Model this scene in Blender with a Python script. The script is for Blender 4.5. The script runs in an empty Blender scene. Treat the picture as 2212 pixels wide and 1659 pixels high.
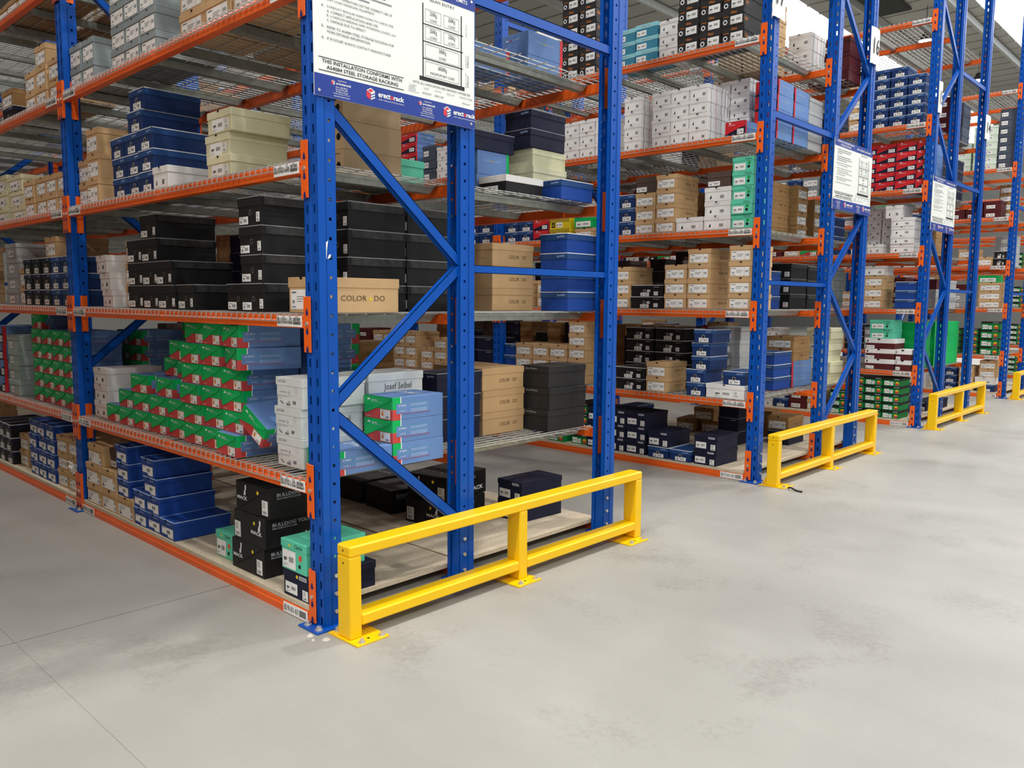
import bpy, math, random
from mathutils import Vector, Matrix
random.seed(7)
SC = bpy.context.scene
COL = SC.collection

# ------------------------------------------------------------------ camera
YAW, PITCH, ROLL = .7547, .1031, .0074
fw = Vector((math.cos(PITCH)*math.cos(YAW), math.cos(PITCH)*math.sin(YAW), -math.sin(PITCH)))
rt = Vector((math.sin(YAW), -math.cos(YAW), 0))
up = rt.cross(fw)
rt, up = (math.cos(ROLL)*rt+math.sin(ROLL)*up, -math.sin(ROLL)*rt+math.cos(ROLL)*up)
cd = bpy.data.cameras.new('camera'); cam = bpy.data.objects.new('camera', cd); COL.objects.link(cam)
cd.sensor_width = 36; cd.lens = 1745.4/2212*36; cd.clip_end = 200
M = Matrix((rt, up, -fw)).transposed().to_4x4(); M.translation = Vector((-1.7826, -2.7531, 1.3331))
cam.matrix_world = M
SC.camera = cam
# ------------------------------------------------------------------ world, exposure
w = bpy.data.worlds.new('world'); SC.world = w; w.use_nodes = True
bg = w.node_tree.nodes['Background']; bg.inputs[0].default_value = (.8, .9, 1, 1); bg.inputs[1].default_value = 1.0
SC.view_settings.view_transform = 'Standard'; SC.view_settings.look = 'None'
SC.view_settings.gamma = 1; SC.view_settings.use_curve_mapping = False
SC.view_settings.exposure = -0.12
SKY_STRENGTH = 2.5      # skylight sheets
LAMP_POWER = 230.0      # each pendant lamp
SC.cycles.max_bounces = 7; SC.cycles.diffuse_bounces = 4; SC.cycles.glossy_bounces = 2
SC.cycles.sample_clamp_indirect = 6; SC.cycles.caustics_reflective = False; SC.cycles.caustics_refractive = False

# ------------------------------------------------------------------ materials
def lin(c):
    if isinstance(c, str): c = [int(c[i:i+2], 16)/255 for i in (0, 2, 4)]
    return tuple(x/12.92 if x <= .04045 else ((x+.055)/1.055)**2.4 for x in c)
MATS = {}
def mat(name, hexc, rough=.6, metal=0., var=.05, scale=9., bump=0., rnd=.0, emit=0., spec=.4):
    if name in MATS: return MATS[name]
    m = bpy.data.materials.new(name); m.use_nodes = True; nt = m.node_tree; N = nt.nodes; L = nt.links
    b = N['Principled BSDF']; c = lin(hexc)
    b.inputs['Roughness'].default_value = rough; b.inputs['Metallic'].default_value = metal
    b.inputs['Specular IOR Level'].default_value = spec
    tc = N.new('ShaderNodeTexCoord'); nz = N.new('ShaderNodeTexNoise')
    nz.inputs['Scale'].default_value = scale; nz.inputs['Detail'].default_value = 4
    L.new(tc.outputs['Object'], nz.inputs['Vector'])
    rp = N.new('ShaderNodeMapRange'); rp.inputs[1].default_value = .3; rp.inputs[2].default_value = .7
    rp.inputs[3].default_value = 1-var; rp.inputs[4].default_value = 1+var
    L.new(nz.outputs['Fac'], rp.inputs[0])
    hs = N.new('ShaderNodeHueSaturation'); hs.inputs['Color'].default_value = (*c, 1)
    if rnd:
        oi = N.new('ShaderNodeObjectInfo'); r2 = N.new('ShaderNodeMapRange')
        r2.inputs[3].default_value = 1-rnd; r2.inputs[4].default_value = 1+rnd
        L.new(oi.outputs['Random'], r2.inputs[0])
        mu = N.new('ShaderNodeMath'); mu.operation = 'MULTIPLY'
        L.new(rp.outputs[0], mu.inputs[0]); L.new(r2.outputs[0], mu.inputs[1]); L.new(mu.outputs[0], hs.inputs['Value'])
    else:
        L.new(rp.outputs[0], hs.inputs['Value'])
    L.new(hs.outputs[0], b.inputs['Base Color'])
    if bump:
        bp = N.new('ShaderNodeBump'); bp.inputs['Strength'].default_value = bump; bp.inputs['Distance'].default_value = .004
        L.new(nz.outputs['Fac'], bp.inputs['Height']); L.new(bp.outputs[0], b.inputs['Normal'])
    if emit:
        b.inputs['Emission Color'].default_value = (*c, 1); b.inputs['Emission Strength'].default_value = emit
    MATS[name] = m; return m

BLUE = mat('blue_paint', '0850ae', .34, var=.06, scale=6, spec=.28)
ORANGE = mat('orange_paint', 'f0641c', .38, var=.05, scale=6)
YELLOW = mat('yellow_paint', 'fac80a', .3, var=.03, scale=5)
GALV = mat('galvanised_steel', '94988f', .42, .7, var=.14, scale=30)
WIRE = mat('zinc_wire', 'd2d2cd', .4, .6, var=.05)
BOLT = mat('zinc_bolt', 'd8d8d4', .3, .7)
BLACKM = mat('print_black', '1b1c1e', .6)
GREYP = mat('print_grey', '8d9094', .7)
WHITEP = mat('paper_white', 'f2f2ee', .6, var=.02)
HOLE = mat('hole_dark', '0a0a0c', .9)
HOLEB = mat('slot_dark_blue', '12206a', .8)
WOOD = mat('particle_board', 'cdbfa6', .75, var=.1, scale=60, bump=.3)

# ------------------------------------------------------------------ mesh builder
class MB:
    def __init__(s): s.v, s.f, s.m, s.mats = [], [], [], []
    def mi(s, m):
        if m not in s.mats: s.mats.append(m)
        return s.mats.index(m)
    def face(s, pts, m):
        n = len(s.v); s.v += [tuple(p) for p in pts]; s.f.append(tuple(range(n, n+len(pts)))); s.m.append(s.mi(m))
    def box(s, x0, x1, y0, y1, z0, z1, m, b=0.):
        if not b:
            n = len(s.v)
            s.v += [(x, y, z) for x in (x0, x1) for y in (y0, y1) for z in (z0, z1)]
            for q in ((0,1,3,2), (4,6,7,5), (0,4,5,1), (2,3,7,6), (0,2,6,4), (1,5,7,3)):
                s.f.append(tuple(n+i for i in q)); s.m.append(s.mi(m))
            return
        X, Y, Z = (x0, x1), (y0, y1), (z0, z1); k = s.mi(m); n = len(s.v); idx = {}
        for i in (0, 1):
            for j in (0, 1):
                for l in (0, 1):
                    dx, dy, dz = (b, -b)[i], (b, -b)[j], (b, -b)[l]
                    for a, p in enumerate(((X[i], Y[j]+dy, Z[l]+dz), (X[i]+dx, Y[j], Z[l]+dz), (X[i]+dx, Y[j]+dy, Z[l]))):
                        idx[i, j, l, a] = len(s.v); s.v.append(p)
        def F(q, nrm):
            p = [Vector(s.v[i]) for i in q]
            if (p[1]-p[0]).cross(p[2]-p[1]).dot(nrm) < 0: q = q[::-1]
            s.f.append(tuple(q)); s.m.append(k)
        sg = (-1, 1)
        for i in (0, 1):
            F([idx[i,0,0,0], idx[i,1,0,0], idx[i,1,1,0], idx[i,0,1,0]], Vector((sg[i],0,0)))
            F([idx[0,i,0,1], idx[1,i,0,1], idx[1,i,1,1], idx[0,i,1,1]], Vector((0,sg[i],0)))
            F([idx[0,0,i,2], idx[1,0,i,2], idx[1,1,i,2], idx[0,1,i,2]], Vector((0,0,sg[i])))
            for j in (0, 1):
                F([idx[i,j,0,0], idx[i,j,1,0], idx[i,j,1,1], idx[i,j,0,1]], Vector((sg[i],sg[j],0)))
                F([idx[i,0,j,0], idx[i,1,j,0], idx[i,1,j,2], idx[i,0,j,2]], Vector((sg[i],0,sg[j])))
                F([idx[0,i,j,1], idx[1,i,j,1], idx[1,i,j,2], idx[0,i,j,2]], Vector((0,sg[i],sg[j])))
                for l in (0, 1):
                    F([idx[i,j,l,0], idx[i,j,l,1], idx[i,j,l,2]], Vector((sg[i],sg[j],sg[l])))
    def wire(s, path, r, m):
        # square-section wire along a polyline
        k = s.mi(m); P = [Vector(p) for p in path]; rings = []
        for i, p in enumerate(P):
            t = ((P[i+1]-p) if i == 0 else (p-P[i-1]) if i == len(P)-1 else (P[i+1]-p).normalized()+(p-P[i-1]).normalized()).normalized()
            a = t.cross(Vector((0, 1, 0)) if abs(t.y) < .9 else Vector((1, 0, 0))).normalized(); b2 = t.cross(a)
            n = len(s.v); s.v += [tuple(p+a*r*c+b2*r*d) for c, d in ((1,1), (-1,1), (-1,-1), (1,-1))]; rings.append(n)
        for a, b2 in zip(rings, rings[1:]):
            for j in range(4):
                s.f.append((a+j, a+(j+1) % 4, b2+(j+1) % 4, b2+j)); s.m.append(k)
        for n in (rings[0], rings[-1]): s.f.append((n, n+1, n+2, n+3)); s.m.append(k)
    def cyl(s, c, axis, r, h, m, n=10, r2=None):
        k = s.mi(m); c = Vector(c); t = Vector(axis).normalized()
        a = t.cross(Vector((0, 0, 1)) if abs(t.z) < .9 else Vector((1, 0, 0))).normalized(); b = t.cross(a); r2 = r if r2 is None else r2
        o = len(s.v)
        for i in range(n):
            q = a*math.cos(i*2*math.pi/n)+b*math.sin(i*2*math.pi/n); s.v += [tuple(c+q*r), tuple(c+t*h+q*r2)]
        for i in range(n):
            j = (i+1) % n; s.f.append((o+2*i, o+2*j, o+2*j+1, o+2*i+1)); s.m.append(k)
        s.f.append(tuple(o+2*i+1 for i in range(n))); s.m.append(k)
        s.f.append(tuple(o+2*i for i in reversed(range(n)))); s.m.append(k)
    def extr(s, prof, axis, a0, a1, m):
        # prof: closed 2d polygon; axis 'x','y','z'
        k = s.mi(m); n = len(s.v); N = len(prof)
        def P(u, v, a): return {'y': (u, a, v), 'x': (a, u, v), 'z': (u, v, a)}[axis]
        s.v += [P(u, v, a0) for u, v in prof]+[P(u, v, a1) for u, v in prof]
        for i in range(N):
            j = (i+1) % N; s.f.append((n+i, n+j, n+N+j, n+N+i)); s.m.append(k)
        s.f.append(tuple(n+i for i in range(N))); s.m.append(k)
        s.f.append(tuple(n+N+i for i in reversed(range(N)))); s.m.append(k)
    def build(s, name):
        me = bpy.data.meshes.new(name); me.from_pydata(s.v, [], s.f)
        for m in s.mats: me.materials.append(m)
        me.polygons.foreach_set('material_index', s.m); me.update(); return me

class Frame:
    """a flat face to print on: origin, right, up, normal"""
    def __init__(s, o, r, u): s.o, s.r, s.u = Vector(o), Vector(r), Vector(u); s.n = s.r.cross(s.u); s.k = 0
    def p(s, u, v, e): return s.o+s.r*u+s.u*v+s.n*e
_T = {}
def text_geo(t, bold):
    if (t, bold) in _T: return _T[t, bold]
    cu = bpy.data.curves.new('t', 'FONT'); cu.body = t; cu.size = 1; cu.resolution_u = 2; cu.offset = bold
    ob = bpy.data.objects.new('t', cu); me = bpy.data.meshes.new_from_object(ob)
    v = [(q.co.x, q.co.y) for q in me.vertices]; f = [tuple(p.vertices) for p in me.polygons]
    bpy.data.objects.remove(ob); bpy.data.curves.remove(cu); bpy.data.meshes.remove(me)
    x0 = min(a for a, b in v); x1 = max(a for a, b in v); y0 = min(b for a, b in v); y1 = max(b for a, b in v)
    _T[t, bold] = (v, f, x0, x1, y0, y1); return _T[t, bold]
INK = mat('print_ink', '5d6064', .6)
class Deco(MB):
    def quad(s, F, u0, v0, u1, v1, m, e=.0008): s.face([F.p(u0, v0, e), F.p(u1, v0, e), F.p(u1, v1, e), F.p(u0, v1, e)], m)
    def poly(s, F, pts, m, e=.0008): s.face([F.p(u, v, e) for u, v in pts], m)
    def disc(s, F, u, v, r, m, e=.001, n=14, a0=0, a1=2*math.pi, sy=1):
        s.face([F.p(u+r*math.cos(a0+(a1-a0)*i/n), v+sy*r*math.sin(a0+(a1-a0)*i/n), e) for i in range(n if a1-a0 > 6 else n+1)], m)
    def ring(s, F, u, v, r, r2, m, e=.0015, n=16):
        for i in range(n):
            a, b = 2*math.pi*i/n, 2*math.pi*(i+1)/n
            s.face([F.p(u+q*math.cos(t), v+q*math.sin(t), e) for q, t in ((r, a), (r, b), (r2, b), (r2, a))], m)
    def text(s, F, t, u, v, w, h, m, bold=0., e=.0012, flip=False):
        """fit text t in the w x h area whose lower left is u, v"""
        V, Fc, x0, x1, y0, y1 = text_geo(t, bold); k = s.mi(m); n = len(s.v)
        sx, sy = w/(x1-x0), h/(y1-y0)
        for a, b in V:
            a, b = (a-x0)*sx, (b-y0)*sy
            if flip: a, b = w-a, h-b
            s.v.append(tuple(F.p(u+a, v+b, e)))
        for f in Fc: s.f.append(tuple(n+i for i in f)); s.m.append(k)
    def sticker(s, F, u, v, w, h, style=0, m=None):
        s.quad(F, u, v, u+w, v+h, m or WHITEP, .001)
        e = .0016
        def L(a, b, c, d, mm): s.quad(F, u+a*w, v+b*h, u+c*w, v+d*h, mm, e)
        if style == 0:      # wide stock label with a barcode on the right
            L(.06, .82, .28, .89, INK)
            for i, q in enumerate((.62, .50, .38)): L(.30, q, .66-.05*i, q+.045, GREYP)
            L(.07, .30, .20, .46, GREYP); L(.06, .08, .26, .15, GREYP)
            L(.735, .0, .745, 1, GREYP)
            for i in range(6): L(.79+.028*i, .42, .805+.028*i, .66, INK)
        elif style == 1:    # small square tag
            L(.1, .72, .5, .8, GREYP); L(.12, .2, .3, .5, GREYP)
            for i in range(5): L(.5+.07*i, .3, .54+.07*i, .68, INK)
        elif style == 2:    # upright sticker
            for i in range(4): L(.15, .5+.11*i, .6, .55+.11*i, GREYP)
            for i in range(5): L(.2+.12*i, .08, .26+.12*i, .3, INK)
        elif style == 3:    # shoe picture, barcode
            L(.1, .42, .34, .58, INK); L(.12, .36, .22, .42, INK)
            for i in range(6): L(.5+.06*i, .36, .535+.06*i, .66, INK)
            L(.06, .18, .4, .21, GREYP); L(.06, .1, .24, .13, GREYP)

def link(name, data, parent=None):
    o = bpy.data.objects.new(name, data); COL.objects.link(o)
    if parent is not None: o.parent = parent
    return o
def thing(name, label, cat, loc=(0, 0, 0), rot=(0, 0, 0), group=None, data=None):
    o = bpy.data.objects.new(name, data); COL.objects.link(o)
    if data is None: o.empty_display_size = .05
    o.location = loc; o.rotation_euler = rot; o['label'] = label; o['category'] = cat
    if group: o['group'] = group
    return o
def struct(name, me):
    o = link(name, me); o['kind'] = 'structure'; return o

# ------------------------------------------------------------------ room
RX0, RX1, RY0, RY1, RZ = -24., 44., -14., 20., 9.0
def floor_mat():
    m = bpy.data.materials.new('polished_concrete'); m.use_nodes = True; nt = m.node_tree; N = nt.nodes; L = nt.links
    b = N['Principled BSDF']; b.inputs['Specular IOR Level'].default_value = .35
    tc = N.new('ShaderNodeTexCoord')
    def noise(sc, det, vec=None, dist=0.):
        n = N.new('ShaderNodeTexNoise'); n.inputs['Scale'].default_value = sc; n.inputs['Detail'].default_value = det
        n.inputs['Distortion'].default_value = dist; L.new(vec or tc.outputs['Object'], n.inputs['Vector']); return n
    n1 = noise(.7, 6, dist=.4); r1 = N.new('ShaderNodeValToRGB')
    r1.color_ramp.elements[0].position = .32; r1.color_ramp.elements[0].color = (*lin('9b9992'), 1)
    r1.color_ramp.elements[1].position = .68; r1.color_ramp.elements[1].color = (*lin('acaaa3'), 1)
    L.new(n1.outputs['Fac'], r1.inputs[0])
    n2 = noise(1.6, 12, dist=.35); n2f = noise(38, 6, dist=.6); n2b = N.new('ShaderNodeMath'); n2b.operation = 'MULTIPLY_ADD'; n2b.inputs[1].default_value = .34; L.new(n2f.outputs['Fac'], n2b.inputs[0]); n2c = N.new('ShaderNodeMath'); n2c.operation = 'SUBTRACT'; n2c.inputs[1].default_value = .17; L.new(n2.outputs['Fac'], n2c.inputs[0]); L.new(n2c.outputs[0], n2b.inputs[2]); r2 = N.new('ShaderNodeValToRGB')
    r2.color_ramp.elements[0].position = .56; r2.color_ramp.elements[0].color = (0, 0, 0, 1)
    r2.color_ramp.elements[1].position = .74; r2.color_ramp.elements[1].color = (.45, .45, .45, 1)
    L.new(n2b.outputs[0], r2.inputs[0])
    mx = N.new('ShaderNodeMixRGB'); mx.inputs[2].default_value = (*lin('79756c'), 1)
    L.new(r2.outputs[0], mx.inputs[0]); L.new(r1.outputs[0], mx.inputs[1])
    mp = N.new('ShaderNodeMapping'); mp.inputs['Scale'].default_value = (1, .35, 1); L.new(tc.outputs['Object'], mp.inputs[0])
    n3 = noise(5, 3, mp.outputs[0]); r3 = N.new('ShaderNodeMapRange'); r3.inputs[1].default_value = .35; r3.inputs[2].default_value = .65
    r3.inputs[3].default_value = .975; r3.inputs[4].default_value = 1.02; L.new(n3.outputs['Fac'], r3.inputs[0])
    n4 = noise(60, 3); r4 = N.new('ShaderNodeMapRange'); r4.inputs[3].default_value = .95; r4.inputs[4].default_value = 1.05; L.new(n4.outputs['Fac'], r4.inputs[0])
    mu = N.new('ShaderNodeMath'); mu.operation = 'MULTIPLY'; L.new(r3.outputs[0], mu.inputs[0]); L.new(r4.outputs[0], mu.inputs[1])
    hs = N.new('ShaderNodeHueSaturation'); L.new(mx.outputs[0], hs.inputs['Color']); L.new(mu.outputs[0], hs.inputs['Value'])
    L.new(hs.outputs[0], b.inputs['Base Color'])
    rr = N.new('ShaderNodeMapRange'); rr.inputs[3].default_value = .36; rr.inputs[4].default_value = .6; L.new(n1.outputs['Fac'], rr.inputs[0]); L.new(rr.outputs[0], b.inputs['Roughness'])
    return m
JX = [-.905, 2.72, 6.35, 9.9]      # saw cuts running along the aisles
JY = [-8.3, -3.8, .705, 5.2]       # saw cuts across the aisles
CONC = floor_mat(); GROOVE = mat('joint_filler', '6d6a64', .9)
gx, g = .0005, .0045
xs = [RX0]+JX+[RX1]; ys = [RY0]+JY+[RY1]
fl = struct('floor', None)
fl.empty_display_size = .1
base = MB(); base.box(RX0, RX1, RY0, RY1, -.12, -.006, GROOVE); fb = link('joint_bed', base.build('joint_bed'), fl)
for i in range(len(xs)-1):
    for j in range(len(ys)-1):
        q = MB(); q.box(xs[i]+gx, xs[i+1]-gx, ys[j]+g, ys[j+1]-g, -.08, 0, CONC); link('slab', q.build('slab'), fl)

WALLM = mat('wall_cladding', '8e8d88', .7, var=.03, scale=1)
for nm, a in (('wall_front', (RX0, RX1, RY0-.2, RY0)), ('wall_back', (RX0, RX1, RY1, RY1+.2)), ('wall_left', (RX0-.2, RX0, RY0, RY1)), ('wall_right', (RX1, RX1+.2, RY0, RY1))):
    q = MB(); q.box(*a, -.1, RZ+.1, WALLM); struct(nm, q.build(nm))
ROOFM = mat('roof_sheet', 'b4b2aa', .6, var=.05, scale=.6)
SKYM = mat('skylight_sheet', 'f4f8ff', .5, emit=SKY_STRENGTH, var=0)
STEEL = mat('roof_steel', 'b9bcb8', .5, var=.04)
SKY = [(-12.6, -10.6), (-8.4, -6.4), (-4.2, -2.2), (1.0, 3.4), (6.7, 8.6)]   # translucent strips along X
SKX = {1.0: 12., 6.7: 12.}                                                      # the inner strips start further along
ce = struct('ceiling', None); edges = [RY0]+[e for s_ in SKY for e in s_]+[RY1]
for i in range(0, len(edges), 2):
    y0, y1 = edges[i], edges[i+1]; q = MB(); xx = RX0
    # profiled sheets: lapped pans running across, each a shallow step
    while xx < RX1:
        x2 = min(xx+.76, RX1)
        q.box(xx, x2, y0, y1, RZ, RZ+.02, ROOFM); q.box(xx, xx+.05, y0, y1, RZ-.03, RZ, ROOFM); xx += .76
    link('roof_sheet', q.build('roof_sheet'), ce)
for y0, y1 in SKY:
    xs0 = SKX.get(y0, RX0); q = MB(); q.face([(xs0, y0, RZ+.01), (xs0, y1, RZ+.01), (RX1, y1, RZ+.01), (RX1, y0, RZ+.01)], SKYM); link('skylight', q.build('skylight'), ce)
    if xs0 > RX0:
        q = MB(); q.box(RX0, xs0, y0, y1, RZ, RZ+.02, ROOFM); link('roof_sheet', q.build('roof_sheet'), ce)
for yy in (-10, -6.5, -1.2, .4, 3.75, 5.6, 9.4, 11.2, 15.5):
    q = MB(); q.extr([(yy-.04, RZ-.05), (yy+.04, RZ-.05), (yy+.04, RZ-.07), (yy-.02, RZ-.07), (yy-.02, RZ-.21), (yy+.04, RZ-.21), (yy+.04, RZ-.23), (yy-.04, RZ-.23)], 'x', RX0, RX1, STEEL)
    link('purlin', q.build('purlin'), ce)
q = MB(); q.box(16.5, 21.2, 4.72, 5.5, RZ-.09, RZ-.04, mat('vent_dark', '3b3d38', .8)); link('roof_vent', q.build('roof_vent'), ce)

# pendant high-bay lamps
LAMPK = mat('lamp_housing', '2c2d2b', .5); LAMPE = mat('lamp_lens', 'ffffff', .4, emit=6, var=0)
def lamp_meshes():
    q = MB(); q.cyl((0, 0, .12), (0, 0, 1), .10, .1, LAMPK, 14, .05); q.cyl((0, 0, 0), (0, 0, 1), .20, .12, LAMPK, 18, .10); q.cyl((0, 0, .22), (0, 0, 1), .008, .68, LAMPK, 6)
    h = q.build('housing'); q = MB(); q.cyl((0, 0, -.012), (0, 0, 1), .165, .01, LAMPE, 18); return h, q.build('lens')
LH, LE = lamp_meshes()
LD = bpy.data.lights.new('lamp_light', 'AREA'); LD.shape = 'DISK'; LD.size = .34; LD.energy = LAMP_POWER; LD.color = (1, .98, .94)
for yy, xs_ in ((4.4, (16.1, 21.4, 26.5, 31.7)), (-1.4, (-17, -11.6, -6.2, -.8, 4.6, 10, 15.4, 20.8)), (-9.4, (-17, -11, -5, 1, 7, 13, 19)), (9.5, (-2, 7))):
    for x in xs_:
        t = thing('pendant_lamp', 'dark high-bay pendant lamp hanging from the warehouse roof', 'lamp', (x, yy, 8.12), group='pendant lamps under the roof')
        link('housing', LH, t); link('lens', LE, t)
        l = link('lamp_light', LD, t); l.location = (0, 0, -.03)

# ------------------------------------------------------------------ racks
P_ = .075; BAY = 2.652; UH = 5.25
TOP = {1: .05, 2: .597, 3: 1.267, 4: 1.867, 5: 2.542, 6: 3.217, 7: 4.267}
ZS = {k: (.0725 if k == 1 else v+.0095) for k, v in TOP.items()}
def upright_mesh():
    # open C section, front web (slotted) at x=0 facing -x, flanges to x=.085
    q = MB(); t = .003; n = int(UH/P_); z0 = .03
    def strip(pa, pb, za, zb):   # thin plate between two section points
        (xa, ya), (xb, yb) = pa, pb; d = Vector((xb-xa, yb-ya, 0)); nn = Vector((-d.y, d.x, 0)).normalized()*t
        A = [Vector((xa, ya, za)), Vector((xb, yb, za)), Vector((xb, yb, zb)), Vector((xa, ya, zb))]
        q.face(A, BLUE); q.face([p+nn for p in reversed(A)], BLUE)
    def col(pa, pb, h, off, zs=z0):   # plate column with openings of height h
        zz = 0.
        for i in range(n):
            c = zs+i*P_+off
            strip(pa, pb, zz, c-h/2); zz = c+h/2
        strip(pa, pb, zz, UH)
    Y = .045
    ya = [(-Y), (-.0305), (-.0195), (-.004), (.004), (.0195), (.0305), Y]
    X = [0, 0, 0, 0, 0, 0, 0, 0]
    # front web with a shallow centre groove
    pts = [(0, -Y), (0, -.0305), (0, -.0195), (0, -.007), (.006, -.003), (.006, .003), (0, .007), (0, .0195), (0, .0305), (0, Y)]
    for i in range(len(pts)-1):
        if i in (1, 7): col(pts[i+1], pts[i], .034, 0)
        else: strip(pts[i+1], pts[i], 0, UH)
    for s in (-1, 1):
        fl_ = [(0, s*Y), (.034, s*Y), (.038, s*.041), (.052, s*.041), (.064, s*.041), (.085, s*.041), (.085, s*.020)]
        for i in range(len(fl_)-1):
            a, b2 = (fl_[i], fl_[i+1]) if s < 0 else (fl_[i+1], fl_[i])
            if i == 3: col(b2, a, .012, .0375)
            else: strip(b2, a, 0, UH)
    return q.build('upright')
def foot_mesh():
    q = MB(); q.box(-.055, .10, -.075, .065, 0, .008, BLUE, .002)
    for x, y in ((-.03, -.05), (-.03, .03)):
        q.cyl((x, y, .008), (0, 0, 1), .016, .004, BOLT, 12); q.cyl((x, y, .012), (0, 0, 1), .010, .012, BOLT, 6)
    q.box(.03, .08, -.038, .038, .008, .24, BLUE)       # boxed foot between the flanges
    for z in (.062, .137, .212):
        for s in (-1, 1): q.cyl((.058, s*.041, z), (0, s, 0), .009, .01, BOLT, 6)
    return q.build('foot_plate')
UPM, FTM = upright_mesh(), foot_mesh()
BL = BAY-.094
def beam_mesh(level):
    q = MB(); h = .05
    prof = [(.03, -h), (-.010, -h), (-.010, -.022), (-.006, -.018), (-.006, -.006), (-.004, 0), (.03, 0)]
    q.extr(prof, 'y', 0, BL, ORANGE); return q.build('beam')
def conn_mesh(low):
    q = MB(); z0, z1 = (-.035, .185) if low else (-.145, .075); hz = (.12, .045, -.02) if low else (.010+.005, -.06, -.135+.003)
    q.box(-.013, -.0095, -.05, .0, z0, z1, ORANGE, .0015)        # face plate, lies over the upright front
    q.box(-.012, .075, -.0035, .0, z0, z1, ORANGE, .0012)        # return against the upright side
    for z in hz:
        q.cyl((-.0135, -.026, z-.006), (-1, 0, 0), .0085, .0006, HOLEB, 12)
        q.face([(-.0143, -.034, z-.002), (-.0143, -.018, z-.002), (-.0143, -.0235, z+.012), (-.0143, -.0285, z+.012)], HOLEB)
    zb = hz[1]+.028
    q.cyl((-.013, -.026, zb), (-1, 0, 0), .0085, .006, BOLT, 10)
    return q.build('connector')
BMM = beam_mesh(2); CNM = {0: conn_mesh(False), 1: conn_mesh(True)}
_LM = {}
def loc_label(txt):
    if txt not in _LM:
        q = Deco(); q.box(-.0135, -.0115, 0, .185, -.046, -.002, WHITEP)
        F = Frame((-.0135, .185, -.046), (0, -1, 0), (0, 0, 1))
        q.text(F, txt, .010, .011, .105, .024, BLACKM, .004)
        x = .125; i = 0
        while x < .175:
            wd = (.0012, .0022, .0016)[i % 3]; q.quad(F, x, .009, x+wd, .037, BLACKM); x += wd+(.0015, .001, .002)[i % 3]; i += 1
        _LM[txt] = q.build('location_label')
    return _LM[txt]
def brace_mesh(name, p, q2, w=.04, y=-.03, d=.028):
    q = MB(); a, b2 = Vector((p[0], 0, p[1])), Vector((q2[0], 0, q2[1])); t = (b2-a).normalized(); nn = Vector((-t.z, 0, t.x))*w/2
    def P(v, yy): return (v.x, yy, v.z)
    # channel: web facing -y, two lips
    for (o1, o2, ya, yb) in ((-1, 1, y, y+.003), (-1, -.86, y, y+d), (.86, 1, y, y+d)):
        n = len(q.v)
        for yy in (ya, yb): q.v += [P(a+nn*o1, yy), P(b2+nn*o1, yy), P(b2+nn*o2, yy), P(a+nn*o2, yy)]
        for f in ((0,1,2,3), (7,6,5,4), (0,4,5,1), (1,5,6,2), (2,6,7,3), (3,7,4,0)): q.f.append(tuple(n+i for i in f)); q.m.append(q.mi(BLUE))
    for v in (a+t*.02, b2-t*.02): q.cyl((v.x, y, v.z), (0, -1, 0), .009, .008, BOLT, 6)
    return q.build(name)
WR = .0021; WSP = .0478
def deck_meshes(wid, x0, x1, fr):
    q = MB(); n = int(wid/WSP); off = (wid-(n-1)*WSP)/2
    for i in range(n):
        y = off+i*WSP
        if fr == 0: path = [(x0-.006, y, -.026), (x0-.006, y, .004), (x0+.001, y, .0066), (x1, y, .0066)]
        else: path = [(x0, y, .0066), (x1-.001, y, .0066), (x1+.006, y, .004), (x1+.006, y, -.026)]
        q.wire(path, WR, WIRE)
    xe = x0-.006 if fr == 0 else x1+.006
    q.wire([(xe-.003 if fr == 0 else xe+.003, 0, -.024), (xe-.003 if fr == 0 else xe+.003, wid, -.024)], WR, WIRE)
    x = x0+.012
    while x < x1:
        q.wire([(x, 0, .0024), (x, wid, .0024)], WR, WIRE); x += .1
    grid = q.build('wire_grid')
    q = MB(); a, b2 = x0+.075, x1-.075
    q.extr([(-.024, -.002), (-.020, -.002), (-.017, -.036), (.017, -.036), (.020, -.002), (.024, -.002), (.020, -.039), (-.020, -.039)], 'x', a, b2, GALV)
    # flattened flared ends that sit on the beams
    for xa, xm, xb in ((a, x0+.046, x0+.012), (b2, x1-.046, x1-.012)):
        q.face([(xa, -.024, -.002), (xa, .024, -.002), (xm, .034, .0012), (xm, -.034, .0012)], GALV)
        q.face([(xa, -.020, -.039), (xa, .020, -.039), (xm, .034, .0004), (xm, -.034, .0004)], GALV)
        q.face([(xm, -.034, .0010), (xm, .034, .0010), (xb, .036, .0010), (xb, -.036, .0010)], GALV)
        for s in (-1, 1): q.face([(xa, s*.024, -.002), (xa, s*.020, -.039), (xm, s*.034, .0004)], GALV)
    return grid, q.build('support_channel')
NUMW = 'zero first second third fourth fifth sixth seventh'.split()
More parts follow.
